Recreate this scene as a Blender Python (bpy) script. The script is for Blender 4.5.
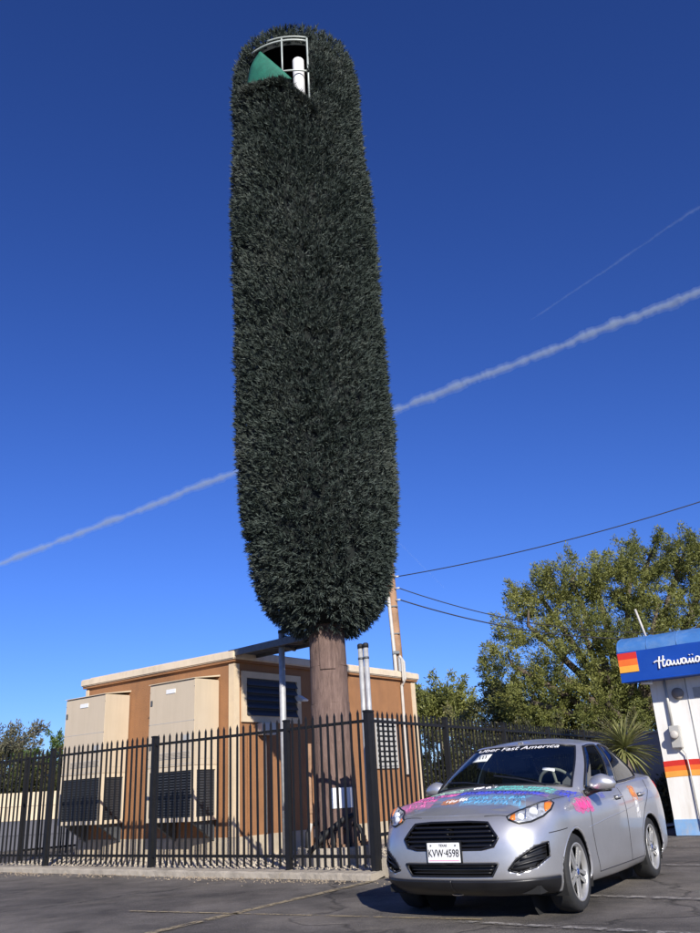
import bpy, bmesh, math, random
import numpy as np
from mathutils import Vector, Matrix
from mathutils.bvhtree import BVHTree
R = math.radians
for o in list(bpy.data.objects): bpy.data.objects.remove(o)
scene = bpy.context.scene
COL = scene.collection
random.seed(7); rng = np.random.default_rng(7)

# ---------------------------------------------------------------- camera
CAM_H, PITCH, ROLL, FPX = 1.085, R(21.55), R(3.2), 815.4
cam_d = bpy.data.cameras.new('camera'); cam = bpy.data.objects.new('camera', cam_d); COL.objects.link(cam)
cam_d.sensor_fit = 'VERTICAL'; cam_d.sensor_height = 24.0; cam_d.lens = 24.0 * FPX / 933.0
cam_d.clip_start = 0.05; cam_d.clip_end = 60000
cam.location = (0, 0, CAM_H)
_f = Vector((0, math.cos(PITCH), math.sin(PITCH))); _u = Vector((0, -math.sin(PITCH), math.cos(PITCH))); _x = Vector((1, 0, 0))
_X = _x * math.cos(ROLL) - _u * math.sin(ROLL); _U = _x * math.sin(ROLL) + _u * math.cos(ROLL)
cam.rotation_euler = Matrix((_X, _U, -_f)).transposed().to_euler()
scene.camera = cam
scene.render.resolution_x = 768; scene.render.resolution_y = 1024

# ---------------------------------------------------------------- sky, sun, exposure
SUN_EL, SUN_TH = R(27), R(14)          # elevation; shadows run away from the camera, turned SUN_TH to the left
to_sun = Vector((math.sin(SUN_TH) * math.cos(SUN_EL), -math.cos(SUN_TH) * math.cos(SUN_EL), math.sin(SUN_EL)))
world = bpy.data.worlds.new('World'); scene.world = world; world.use_nodes = True
nt = world.node_tree; nt.nodes.clear()
sky = nt.nodes.new('ShaderNodeTexSky'); sky.sky_type = 'NISHITA'; sky.sun_disc = False
sky.sun_elevation = SUN_EL; sky.sun_rotation = math.atan2(to_sun.x, to_sun.y)
sky.altitude = 1100; sky.air_density = 1.25; sky.dust_density = 0.15; sky.ozone_density = 4.0
bg = nt.nodes.new('ShaderNodeBackground'); bg.inputs['Strength'].default_value = 0.085
wo = nt.nodes.new('ShaderNodeOutputWorld')
gm = nt.nodes.new('ShaderNodeGamma'); gm.inputs[1].default_value = 1.2
tint = nt.nodes.new('ShaderNodeMixRGB'); tint.blend_type = 'MULTIPLY'; tint.inputs[0].default_value = 1.0; tint.inputs[2].default_value = (0.345, 0.475, 0.90, 1)   # deep clear-air blue
nt.links.new(sky.outputs[0], gm.inputs[0]); nt.links.new(gm.outputs[0], tint.inputs[1]); nt.links.new(tint.outputs[0], bg.inputs[0]); nt.links.new(bg.outputs[0], wo.inputs[0])
sl = bpy.data.lights.new('sun', 'SUN'); sl.energy = 5.0; sl.angle = R(0.5); sl.color = (1.0, 0.945, 0.86)
sun = bpy.data.objects.new('sun', sl); COL.objects.link(sun); sun.location = to_sun * 60
sun.rotation_euler = to_sun.to_track_quat('Z', 'Y').to_euler()
vs = scene.view_settings; vs.view_transform = 'Standard'; vs.look = 'None'; vs.exposure = 0.3; vs.gamma = 1.0
vs.use_curve_mapping = False

# ---------------------------------------------------------------- materials
M = {}
def nodes(name):
    m = bpy.data.materials.new(name); m.use_nodes = True; t = m.node_tree; t.nodes.clear()
    b = t.nodes.new('ShaderNodeBsdfPrincipled'); o = t.nodes.new('ShaderNodeOutputMaterial')
    t.links.new(b.outputs[0], o.inputs[0]); M[name] = m
    return m, t, b
def N(t, kind, **kw):
    n = t.nodes.new(kind)
    for k, v in kw.items():
        if k in n.inputs: n.inputs[k].default_value = v
        else: setattr(n, k, v)
    return n
def ramp(t, fac, stops):
    r = t.nodes.new('ShaderNodeValToRGB'); e = r.color_ramp.elements
    while len(e) < len(stops): e.new(0.5)
    for el, (p, c) in zip(e, stops):
        el.position = p; el.color = (*c, 1) if len(c) == 3 else c
    t.links.new(fac, r.inputs[0]); return r.outputs[0]
def mul(t, a, b, mode='MULTIPLY', fac=1.0):
    m = t.nodes.new('ShaderNodeMixRGB'); m.blend_type = mode; m.inputs[0].default_value = fac
    t.links.new(a, m.inputs[1])
    if isinstance(b, tuple): m.inputs[2].default_value = (*b, 1)
    else: t.links.new(b, m.inputs[2])
    return m.outputs[0]
def pm(name, col, rough=0.6, metal=0.0, var=0.12, scale=6.0, bump=0.0, bscale=60.0, coat=0.0, spec=0.5, dirt=None):
    m, t, b = nodes(name)
    tc = N(t, 'ShaderNodeTexCoord'); nz = N(t, 'ShaderNodeTexNoise', Scale=scale, Detail=6.0, Roughness=0.6)
    t.links.new(tc.outputs['Object'], nz.inputs['Vector'])
    lo = tuple(max(0, c * (1 - var)) for c in col); hi = tuple(min(1, c * (1 + var)) for c in col)
    c = ramp(t, nz.outputs[0], [(0.3, lo), (0.7, hi)])
    if dirt:
        n2 = N(t, 'ShaderNodeTexNoise', Scale=dirt[1], Detail=8.0, Roughness=0.7)
        if len(dirt) > 3:
            mp = N(t, 'ShaderNodeMapping'); mp.inputs['Scale'].default_value = dirt[3]; t.links.new(tc.outputs['Object'], mp.inputs[0]); t.links.new(mp.outputs[0], n2.inputs['Vector'])
        else: t.links.new(tc.outputs['Object'], n2.inputs['Vector'])
        f = ramp(t, n2.outputs[0], [(0.48, (0, 0, 0)), (0.72, (dirt[2],) * 3)])
        mx = t.nodes.new('ShaderNodeMixRGB'); t.links.new(f, mx.inputs[0]); t.links.new(c, mx.inputs[1]); mx.inputs[2].default_value = (*dirt[0], 1)
        c = mx.outputs[0]
    t.links.new(c, b.inputs['Base Color'])
    b.inputs['Metallic'].default_value = metal; b.inputs['Specular IOR Level'].default_value = spec
    rr = N(t, 'ShaderNodeMapRange'); rr.inputs['To Min'].default_value = max(0.02, rough - 0.06); rr.inputs['To Max'].default_value = min(1, rough + 0.06)
    t.links.new(nz.outputs[0], rr.inputs[0]); t.links.new(rr.outputs[0], b.inputs['Roughness'])
    b.inputs['Coat Weight'].default_value = coat; b.inputs['Coat Roughness'].default_value = 0.04
    if bump:
        nb = N(t, 'ShaderNodeTexNoise', Scale=bscale, Detail=4.0); t.links.new(tc.outputs['Object'], nb.inputs['Vector'])
        bn = N(t, 'ShaderNodeBump', Strength=bump, Distance=0.02); t.links.new(nb.outputs[0], bn.inputs['Height']); t.links.new(bn.outputs[0], b.inputs['Normal'])
    return m
def leafmat(name, a, b_, c_=None, scale=1.2, rough=0.55, trans=0.0, spec=0.4):
    m, t, b = nodes(name)
    tc = N(t, 'ShaderNodeTexCoord')
    n1 = N(t, 'ShaderNodeTexNoise', Scale=scale, Detail=3.0); n2 = N(t, 'ShaderNodeTexNoise', Scale=scale * 14, Detail=2.0)
    t.links.new(tc.outputs['Object'], n1.inputs['Vector']); t.links.new(tc.outputs['Object'], n2.inputs['Vector'])
    add = N(t, 'ShaderNodeMath', operation='ADD'); t.links.new(n1.outputs[0], add.inputs[0]); t.links.new(n2.outputs[0], add.inputs[1])
    hf = N(t, 'ShaderNodeMath', operation='MULTIPLY'); hf.inputs[1].default_value = 0.5; t.links.new(add.outputs[0], hf.inputs[0])
    st = [(0.36, a), (0.62, b_)] if c_ is None else [(0.34, a), (0.5, b_), (0.66, c_)]
    t.links.new(ramp(t, hf.outputs[0], st), b.inputs['Base Color'])
    b.inputs['Roughness'].default_value = rough; b.inputs['Specular IOR Level'].default_value = spec
    if trans:
        o = [n for n in t.nodes if n.type == 'OUTPUT_MATERIAL'][0]
        tr = N(t, 'ShaderNodeBsdfTranslucent'); mx = N(t, 'ShaderNodeMixShader'); mx.inputs[0].default_value = trans
        cr = [n for n in t.nodes if n.type == 'VALTORGB'][0]
        t.links.new(cr.outputs[0], tr.inputs[0]); t.links.new(b.outputs[0], mx.inputs[1]); t.links.new(tr.outputs[0], mx.inputs[2]); t.links.new(mx.outputs[0], o.inputs[0])
    return m

def asphalt():
    m, t, b = nodes('asphalt'); tc = N(t, 'ShaderNodeTexCoord'); O = tc.outputs['Object']
    def nz(s, d=5.0, r=0.6):
        n = N(t, 'ShaderNodeTexNoise', Scale=s, Detail=d, Roughness=r); t.links.new(O, n.inputs['Vector']); return n.outputs[0]
    big = ramp(t, nz(0.42, 7, 0.65), [(0.36, (0.085, 0.077, 0.069)), (0.64, (0.215, 0.192, 0.166))])
    mid = ramp(t, nz(2.3, 8, 0.7), [(0.3, (0.72,) * 3), (0.72, (1.28,) * 3)])
    sp = ramp(t, nz(90, 3), [(0.30, (0.55,) * 3), (0.55, (1.0,) * 3), (0.75, (1.75,) * 3)])
    c = mul(t, mul(t, big, mid), sp)
    # cracks: warped voronoi edges
    wv = N(t, 'ShaderNodeTexNoise', Scale=1.1, Detail=6.0); t.links.new(O, wv.inputs['Vector'])
    off = N(t, 'ShaderNodeVectorMath', operation='SCALE'); off.inputs['Scale'].default_value = 1.3; t.links.new(wv.outputs['Color'], off.inputs[0])
    ad = N(t, 'ShaderNodeVectorMath', operation='ADD'); t.links.new(O, ad.inputs[0]); t.links.new(off.outputs[0], ad.inputs[1])
    vo = N(t, 'ShaderNodeTexVoronoi', feature='DISTANCE_TO_EDGE', Scale=0.22); t.links.new(ad.outputs[0], vo.inputs['Vector'])
    cr = ramp(t, vo.outputs['Distance'], [(0.0, (0.50,) * 3), (0.004, (0.70,) * 3), (0.010, (1.0,) * 3)])
    c = mul(t, c, cr)
    oil = ramp(t, nz(1.7, 2, 0.4), [(0.24, (0.55,) * 3), (0.33, (1.0,) * 3)]); c = mul(t, c, oil)
    # dusty light patches and oily dark stains
    du = ramp(t, nz(0.8, 9, 0.75), [(0.50, (0, 0, 0)), (0.72, (0.6,) * 3)])
    mx = t.nodes.new('ShaderNodeMixRGB'); t.links.new(du, mx.inputs[0]); t.links.new(c, mx.inputs[1]); mx.inputs[2].default_value = (0.27, 0.235, 0.19, 1)
    t.links.new(mx.outputs[0], b.inputs['Base Color']); b.inputs['Roughness'].default_value = 0.88; b.inputs['Specular IOR Level'].default_value = 0.3
    bn = N(t, 'ShaderNodeBump', Strength=0.7, Distance=0.012); t.links.new(sp, bn.inputs['Height'])
    b2 = N(t, 'ShaderNodeBump', Strength=0.8, Distance=0.03); t.links.new(cr, b2.inputs['Height']); t.links.new(bn.outputs[0], b2.inputs['Normal']); t.links.new(b2.outputs[0], b.inputs['Normal'])
asphalt()
def worn_paint(name, col, keep):
    m, t, b = nodes(name); tc = N(t, 'ShaderNodeTexCoord'); n = N(t, 'ShaderNodeTexNoise', Scale=9.0, Detail=9.0, Roughness=0.75); t.links.new(tc.outputs['Object'], n.inputs['Vector'])
    n2 = N(t, 'ShaderNodeTexNoise', Scale=70.0, Detail=3.0); t.links.new(tc.outputs['Object'], n2.inputs['Vector'])
    cc = ramp(t, n2.outputs[0], [(0.3, tuple(0.7 * c for c in col)), (0.7, col)])
    t.links.new(cc, b.inputs['Base Color']); b.inputs['Roughness'].default_value = 0.85
    a = ramp(t, n.outputs[0], [(keep - 0.06, (1,) * 3), (keep + 0.06, (0,) * 3)]); t.links.new(a, b.inputs['Alpha'])
worn_paint('paint_yellow', (0.40, 0.32, 0.19), 0.52); worn_paint('paint_white', (0.40, 0.37, 0.33), 0.49)
pm('dirt', (0.26, 0.21, 0.15), 0.95, var=0.25, scale=0.5, bump=0.6, bscale=8)
pm('gravel', (0.46, 0.40, 0.31), 0.95, var=0.35, scale=22, bump=1.0, bscale=34)
pm('concrete', (0.37, 0.325, 0.26), 0.9, var=0.16, scale=5, bump=0.4, bscale=50, dirt=((0.20, 0.175, 0.14), 2.2, 0.7))
pm('foundation_tan', (0.50, 0.42, 0.30), 0.9, var=0.15, scale=4, bump=0.4, bscale=50, dirt=((0.30, 0.24, 0.17), 2.2, 0.6))
pm('fence_black', (0.006, 0.0062, 0.007), 0.58, var=0.3, scale=9, spec=0.5)
pm('stucco', (0.315, 0.150, 0.064), 0.92, var=0.10, scale=3.0, bump=0.55, bscale=70, dirt=((0.21, 0.105, 0.055), 1.2, 0.6, (3, 3, 0.35)))
pm('cream_trim', (0.64, 0.51, 0.34), 0.75, var=0.06, scale=4, bump=0.15, bscale=60, dirt=((0.45, 0.35, 0.25), 2.5, 0.35))
pm('cap_cream', (0.68, 0.57, 0.42), 0.7, var=0.06, scale=4, dirt=((0.40, 0.31, 0.22), 3, 0.5, (2, 2, 0.6)))
pm('ac_cream', (0.57, 0.475, 0.345), 0.5, var=0.03, scale=2.0, dirt=((0.40, 0.33, 0.22), 1.6, 0.28, (4, 4, 0.3)))
pm('ac_pale', (0.66, 0.555, 0.40), 0.5, var=0.03, scale=2.0, dirt=((0.48, 0.39, 0.26), 1.6, 0.28, (4, 4, 0.3)))
pm('coil_dark', (0.030, 0.033, 0.038), 0.5, var=0.3, scale=20)
pm('slat_dark', (0.055, 0.06, 0.07), 0.45, var=0.2, scale=20, metal=0.3)
pm('louver_grey', (0.50, 0.49, 0.45), 0.5, metal=0.2, var=0.08)
pm('galv', (0.46, 0.46, 0.45), 0.55, metal=0.35, var=0.15, scale=14)
pm('galv_dark', (0.11, 0.12, 0.13), 0.5, metal=0.4, var=0.2, scale=14)
pm('white_enamel', (0.80, 0.80, 0.78), 0.35, var=0.04)
pm('white_pvc', (0.52, 0.49, 0.44), 0.5, var=0.08)
pm('black_rubber', (0.012, 0.012, 0.013), 0.7, var=0.3)
pm('rust', (0.22, 0.13, 0.08), 0.8, var=0.3, scale=12)
pm('pole_wood', (0.34, 0.20, 0.115), 0.85, var=0.3, scale=3, bump=0.4, bscale=20)
pm('frame_green_grey', (0.42, 0.46, 0.42), 0.5, metal=0.2, var=0.1)
pm('netting_green', (0.012, 0.135, 0.085), 0.7, var=0.25, scale=5, bump=0.5, bscale=90)
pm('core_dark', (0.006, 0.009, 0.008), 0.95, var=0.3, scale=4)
leafmat('needle', (0.028, 0.041, 0.034), (0.060, 0.078, 0.066), (0.102, 0.116, 0.098), scale=0.8, rough=0.65, spec=0.22)
def bark():
    m, t, b = nodes('fake_bark'); tc = N(t, 'ShaderNodeTexCoord'); mp = N(t, 'ShaderNodeMapping'); mp.inputs['Scale'].default_value = (9, 9, 1.6)
    t.links.new(tc.outputs['Object'], mp.inputs[0]); n = N(t, 'ShaderNodeTexNoise', Scale=1.8, Detail=7.0, Roughness=0.7); t.links.new(mp.outputs[0], n.inputs['Vector'])
    t.links.new(ramp(t, n.outputs[0], [(0.32, (0.092, 0.058, 0.046)), (0.55, (0.168, 0.110, 0.088)), (0.75, (0.25, 0.172, 0.138))]), b.inputs['Base Color'])
    b.inputs['Roughness'].default_value = 0.9
    bn = N(t, 'ShaderNodeBump', Strength=0.8, Distance=0.03); t.links.new(n.outputs[0], bn.inputs['Height']); t.links.new(bn.outputs[0], b.inputs['Normal'])
bark()
leafmat('olive_leaf', (0.085, 0.105, 0.028), (0.195, 0.210, 0.055), (0.31, 0.305, 0.085), scale=0.5, trans=0.28)
leafmat('olive_leaf_far', (0.085, 0.10, 0.036), (0.17, 0.17, 0.068), (0.26, 0.22, 0.10), scale=0.5, trans=0.25)
leafmat('hedge_leaf', (0.030, 0.036, 0.012), (0.070, 0.075, 0.026), (0.13, 0.10, 0.045), scale=0.8, trans=0.2)
leafmat('grey_leaf', (0.07, 0.075, 0.045), (0.13, 0.13, 0.08), (0.19, 0.15, 0.10), scale=0.7, trans=0.2)
leafmat('round_leaf', (0.05, 0.085, 0.018), (0.10, 0.15, 0.035), scale=0.8, trans=0.2)
leafmat('yucca_leaf', (0.10, 0.12, 0.04), (0.23, 0.24, 0.085), (0.34, 0.31, 0.14), scale=3, rough=0.4, trans=0.15)
pm('tree_bark', (0.13, 0.10, 0.075), 0.9, var=0.3, scale=4, bump=0.6, bscale=14)
pm('kiosk_white', (0.84, 0.82, 0.77), 0.6, var=0.04, scale=2, dirt=((0.55, 0.49, 0.40), 1.8, 0.5, (3, 3, 0.4)))
pm('kiosk_seam', (0.42, 0.41, 0.38), 0.7)
pm('kiosk_blue_base', (0.22, 0.40, 0.66), 0.6, var=0.12, scale=4, dirt=((0.42, 0.42, 0.42), 4, 0.7, (2, 2, 1)))
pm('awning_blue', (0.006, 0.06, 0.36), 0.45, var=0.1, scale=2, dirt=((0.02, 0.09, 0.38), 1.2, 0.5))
pm('awning_top', (0.05, 0.17, 0.44), 0.55, var=0.15, scale=2.5, dirt=((0.16, 0.27, 0.46), 1.8, 0.7))  # paler blue: sky light and dust on the top put into the colour
for n_, c_ in dict(band_red=(0.62, 0.03, 0.02), band_orange=(0.80, 0.16, 0.025), band_yellow=(0.85, 0.40, 0.05), band_gold=(0.80, 0.36, 0.06)).items():
    pm(n_, c_, 0.6, var=0.07, scale=5)
pm('grey_paint', (0.30, 0.26, 0.225), 0.8, var=0.08, scale=2, bump=0.2)
pm('wall_cream', (0.62, 0.52, 0.36), 0.85, var=0.1, scale=2, bump=0.3)
pm('wall_shade', (0.10, 0.10, 0.115), 0.9, var=0.15, scale=2)  # grey that puts shade into the cream wall's lower blocks
pm('wire', (0.02, 0.02, 0.022), 0.6)
pm('tan_building', (0.50, 0.45, 0.38), 0.8)
# car
def carpaint():
    m, t, b = nodes('car_silver'); tc = N(t, 'ShaderNodeTexCoord')
    n = N(t, 'ShaderNodeTexNoise', Scale=3.0, Detail=8.0, Roughness=0.7); t.links.new(tc.outputs['Object'], n.inputs['Vector'])
    fl = N(t, 'ShaderNodeTexNoise', Scale=900.0, Detail=1.0); t.links.new(tc.outputs['Object'], fl.inputs['Vector'])
    c = ramp(t, n.outputs[0], [(0.3, (0.53, 0.525, 0.52)), (0.7, (0.61, 0.605, 0.60))])
    c = mul(t, c, ramp(t, fl.outputs[0], [(0.3, (0.88,) * 3), (0.7, (1.1,) * 3)]))
    t.links.new(c, b.inputs['Base Color']); b.inputs['Metallic'].default_value = 0.72
    rr = N(t, 'ShaderNodeMapRange'); rr.inputs['To Min'].default_value = 0.30; rr.inputs['To Max'].default_value = 0.42; t.links.new(n.outputs[0], rr.inputs[0]); t.links.new(rr.outputs[0], b.inputs['Roughness'])
    b.inputs['Coat Weight'].default_value = 0.5; b.inputs['Coat Roughness'].default_value = 0.06
carpaint()
pm('car_black', (0.012, 0.012, 0.013), 0.4, var=0.2); pm('car_gloss_black', (0.010, 0.010, 0.012), 0.12, var=0.1)
pm('car_under', (0.010, 0.010, 0.010), 0.9); pm('seam', (0.03, 0.03, 0.034), 0.7)
pm('tyre', (0.022, 0.022, 0.022), 0.8, var=0.25, scale=12, bump=0.2, bscale=80)
pm('alloy', (0.44, 0.435, 0.42), 0.34, metal=0.5, var=0.08, scale=8, dirt=((0.35, 0.33, 0.30), 6, 0.3))
pm('chrome', (0.85, 0.85, 0.86), 0.08, metal=1.0, var=0.02)
pm('lamp_silver', (0.42, 0.43, 0.45), 0.3, metal=0.2, var=0.45, scale=30); pm('lamp_bright', (0.82, 0.83, 0.84), 0.3, metal=0.0, var=0.12, scale=40); pm('lamp_amber', (0.80, 0.22, 0.03), 0.2, var=0.1, coat=0.6)
pm('seat_grey', (0.13, 0.13, 0.14), 0.85); pm('dash', (0.07, 0.07, 0.075), 0.7); pm('pink_cloth', (0.45, 0.05, 0.14), 0.8); pm('tan_cloth', (0.40, 0.36, 0.30), 0.8)
pm('plate_white', (0.78, 0.78, 0.76), 0.4, var=0.03); pm('plate_ink', (0.02, 0.02, 0.025), 0.5); pm('badge_blue', (0.02, 0.05, 0.20), 0.2, coat=0.5)
for n_, c_ in dict(chalk_pink=(0.72, 0.13, 0.38), chalk_hot=(0.85, 0.06, 0.30), chalk_purple=(0.30, 0.10, 0.42), chalk_blue=(0.05, 0.07, 0.52), chalk_teal=(0.12, 0.50, 0.47), chalk_sky=(0.11, 0.38, 0.66), chalk_white=(0.85, 0.84, 0.84), chalk_orange=(0.80, 0.26, 0.06), chalk_mint=(0.36, 0.52, 0.42), sticker_white=(0.75, 0.77, 0.72)).items():
    pm(n_, c_, 0.75, var=0.12, scale=14)
def chalkmat(name, col, keep, sc):
    m, t, b = nodes(name); tc = N(t, 'ShaderNodeTexCoord'); mp = N(t, 'ShaderNodeMapping'); mp.inputs['Scale'].default_value = sc; t.links.new(tc.outputs['Object'], mp.inputs[0])
    n = N(t, 'ShaderNodeTexNoise', Scale=6.0, Detail=7.0, Roughness=0.75); t.links.new(mp.outputs[0], n.inputs['Vector'])
    t.links.new(ramp(t, n.outputs[0], [(0.35, tuple(c * 0.7 for c in col)), (0.65, tuple(min(1, c * 1.25 + 0.03) for c in col))]), b.inputs['Base Color']); b.inputs['Roughness'].default_value = 0.7
    t.links.new(ramp(t, n.outputs[0], [(keep - 0.09, (0.92,) * 3), (keep + 0.09, (0.0,) * 3)]), b.inputs['Alpha'])
for n_, c_ in dict(rub_pink=(0.62, 0.22, 0.42), rub_hot=(0.76, 0.12, 0.36), rub_purple=(0.34, 0.20, 0.46), rub_blue=(0.12, 0.14, 0.46), rub_teal=(0.22, 0.48, 0.47), rub_sky=(0.22, 0.42, 0.62), rub_mint=(0.32, 0.46, 0.38), rub_white=(0.80, 0.79, 0.78), rub_orange=(0.75, 0.26, 0.08)).items():
    chalkmat(n_, c_, 0.515, (5, 1.6, 5))
def glass(name, tint, alpha):
    m, t, b = nodes(name); o = [n for n in t.nodes if n.type == 'OUTPUT_MATERIAL'][0]
    tr = N(t, 'ShaderNodeBsdfTransparent'); tr.inputs[0].default_value = (*tint, 1); gl = N(t, 'ShaderNodeBsdfGlossy'); gl.inputs['Roughness'].default_value = 0.03
    fr = N(t, 'ShaderNodeFresnel'); ge = N(t, 'ShaderNodeNewGeometry'); ir = N(t, 'ShaderNodeMapRange'); ir.inputs['To Min'].default_value = alpha; ir.inputs['To Max'].default_value = 1 / alpha
    t.links.new(ge.outputs['Backfacing'], ir.inputs[0]); t.links.new(ir.outputs[0], fr.inputs[0]); mx = N(t, 'ShaderNodeMixShader'); t.links.new(fr.outputs[0], mx.inputs[0]); t.links.new(tr.outputs[0], mx.inputs[1]); t.links.new(gl.outputs[0], mx.inputs[2]); t.links.new(mx.outputs[0], o.inputs[0])
glass('windscreen', (0.62, 0.70, 0.69), 1.75); glass('side_glass', (0.20, 0.22, 0.23), 1.6); glass('lamp_glass', (0.95, 0.96, 0.97), 1.3)

# ---------------------------------------------------------------- mesh helpers
class MB:
    def __init__(s): s.v = []; s.f = []
    def add(s, vs, fs):
        b = len(s.v); s.v += [tuple(p) for p in vs]; s.f += [tuple(b + i for i in f) for f in fs]; return s
    def box(s, x0, x1, y0, y1, z0, z1, bev=0.0):
        if bev <= 0:
            return s.add([(x, y, z) for z in (z0, z1) for y in (y0, y1) for x in (x0, x1)], [(0, 2, 3, 1), (4, 5, 7, 6), (0, 1, 5, 4), (2, 6, 7, 3), (0, 4, 6, 2), (1, 3, 7, 5)])
        bm = bmesh.new(); bmesh.ops.create_cube(bm, size=1.0)
        for v in bm.verts: v.co = ((x0 + x1) / 2 + v.co.x * (x1 - x0), (y0 + y1) / 2 + v.co.y * (y1 - y0), (z0 + z1) / 2 + v.co.z * (z1 - z0))
        bmesh.ops.bevel(bm, geom=bm.edges[:], offset=bev, segments=2, affect='EDGES'); return s.bm(bm)
    def bm(s, bm):
        bm.verts.index_update(); s.add([v.co[:] for v in bm.verts], [[v.index for v in f.verts] for f in bm.faces]); bm.free(); return s
    def tube(s, pts, r, n=8, caps=True, flat=None):
        pts = [Vector(p) for p in pts]; rs = r if isinstance(r, (list, tuple)) else [r] * len(pts); rings = []; up = None
        for i, p in enumerate(pts):
            d = (pts[min(i + 1, len(pts) - 1)] - pts[max(i - 1, 0)])
            if d.length < 1e-9: d = Vector((0, 0, 1))
            d.normalize()
            if up is None: up = d.orthogonal().normalized()
            up = (up - d * up.dot(d))
            if up.length < 1e-6: up = d.orthogonal()
            up.normalize(); sd = d.cross(up)
            rings.append([p + (up * math.cos(2 * math.pi * k / n) + sd * math.sin(2 * math.pi * k / n)) * rs[i] for k in range(n)])
        vs_ = [q for r_ in rings for q in r_]; fs = []
        for i in range(len(rings) - 1):
            for k in range(n): fs.append((i * n + k, i * n + (k + 1) % n, (i + 1) * n + (k + 1) % n, (i + 1) * n + k))
        if caps: fs += [tuple(range(n))[::-1], tuple((len(rings) - 1) * n + k for k in range(n))]
        return s.add(vs_, fs)
    def lathe(s, prof, n=24, c=(0, 0), a0=0.0, a1=2 * math.pi):
        full = abs(a1 - a0 - 2 * math.pi) < 1e-6; m = n if full else n + 1; vs_ = []; fs = []
        for r_, z in prof:
            for k in range(m):
                a = a0 + (a1 - a0) * k / n; vs_.append((c[0] + r_ * math.cos(a), c[1] + r_ * math.sin(a), z))
        for i in range(len(prof) - 1):
            for k in range(n): fs.append((i * m + k, i * m + (k + 1) % m, (i + 1) * m + (k + 1) % m, (i + 1) * m + k))
        return s.add(vs_, fs)
    def mesh(s, name, m, smooth=False):
        me = bpy.data.meshes.new(name); me.from_pydata(s.v, [], s.f); me.materials.append(M[m])
        if smooth: me.polygons.foreach_set('use_smooth', [True] * len(me.polygons))
        me.update(); return me
    def build(s, name, m, parent=None, smooth=False, loc=(0, 0, 0), rot=(0, 0, 0)):
        o = bpy.data.objects.new(name, s.mesh(name, m, smooth)); COL.objects.link(o); o.parent = parent; o.location = loc; o.rotation_euler = rot; return o
def inst(src, parent, loc=(0, 0, 0), rot=(0, 0, 0)):
    o = src.copy(); COL.objects.link(o); o.parent = parent; o.location = loc; o.rotation_euler = rot; return o
def tag(o, label, cat, group=None, kind=None):
    if label: o['label'] = label
    if cat: o['category'] = cat
    if group: o['group'] = group
    if kind: o['kind'] = kind
    return o
def empty(name, loc, rz=0.0):
    o = bpy.data.objects.new(name, None); COL.objects.link(o); o.location = loc; o.rotation_euler = (0, 0, rz); o.empty_display_size = 0.2; return o
def structure(o): o['kind'] = 'structure'; return o
def leaves(name, P, D, L, Wd, mname, parent=None, stuff=True):
    n = len(P); D = D / (np.linalg.norm(D, axis=1, keepdims=True) + 1e-9)
    rv = rng.normal(size=(n, 3)); S = np.cross(D, rv); S /= (np.linalg.norm(S, axis=1, keepdims=True) + 1e-9)
    L = np.asarray(L).reshape(-1, 1) * np.ones((n, 1)); Wd = np.asarray(Wd).reshape(-1, 1) * np.ones((n, 1))
    nrm = np.cross(S, D); mid = P + D * L * 0.45 + nrm * L * 0.06
    V = np.stack([P, mid + S * Wd / 2, P + D * L, mid - S * Wd / 2], 1).reshape(-1, 3)
    me = bpy.data.meshes.new(name); me.vertices.add(4 * n); me.vertices.foreach_set('co', V.astype(np.float32).ravel())
    me.loops.add(4 * n); me.loops.foreach_set('vertex_index', np.arange(4 * n, dtype=np.int32))
    me.polygons.add(n); me.polygons.foreach_set('loop_start', np.arange(0, 4 * n, 4, dtype=np.int32))
    me.update(calc_edges=True); me.validate(); me.materials.append(M[mname])
    o = bpy.data.objects.new(name, me); COL.objects.link(o); o.parent = parent
    if stuff: o['kind'] = 'stuff'
    return o
def text_mb(body, size, depth=0.002):
    cu = bpy.data.curves.new('t', 'FONT'); cu.body = body; cu.size = size; cu.extrude = depth; cu.align_x = 'CENTER'; cu.align_y = 'CENTER'
    to = bpy.data.objects.new('t', cu); COL.objects.link(to); dg = bpy.context.evaluated_depsgraph_get(); dg.update()
    me = bpy.data.meshes.new_from_object(to.evaluated_get(dg)); mb = MB(); mb.add([v.co[:] for v in me.vertices], [tuple(p.vertices) for p in me.polygons])
    bpy.data.objects.remove(to); bpy.data.meshes.remove(me); return mb

# ---------------------------------------------------------------- compound frame: u along the front fence, v into the compound
AZ = R(143); CU = Vector((math.cos(AZ), math.sin(AZ))); CV = Vector((math.cos(AZ - math.pi / 2), math.sin(AZ - math.pi / 2))); CC = Vector((0.04, 11.76))
def W(u, v, z=0.0): q = CC + CU * u + CV * v; return Vector((q.x, q.y, z))
def WL(u, v, z=0.0): return (u, -v, z)           # local coords of an empty at W(0,0) turned by AZ

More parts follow.
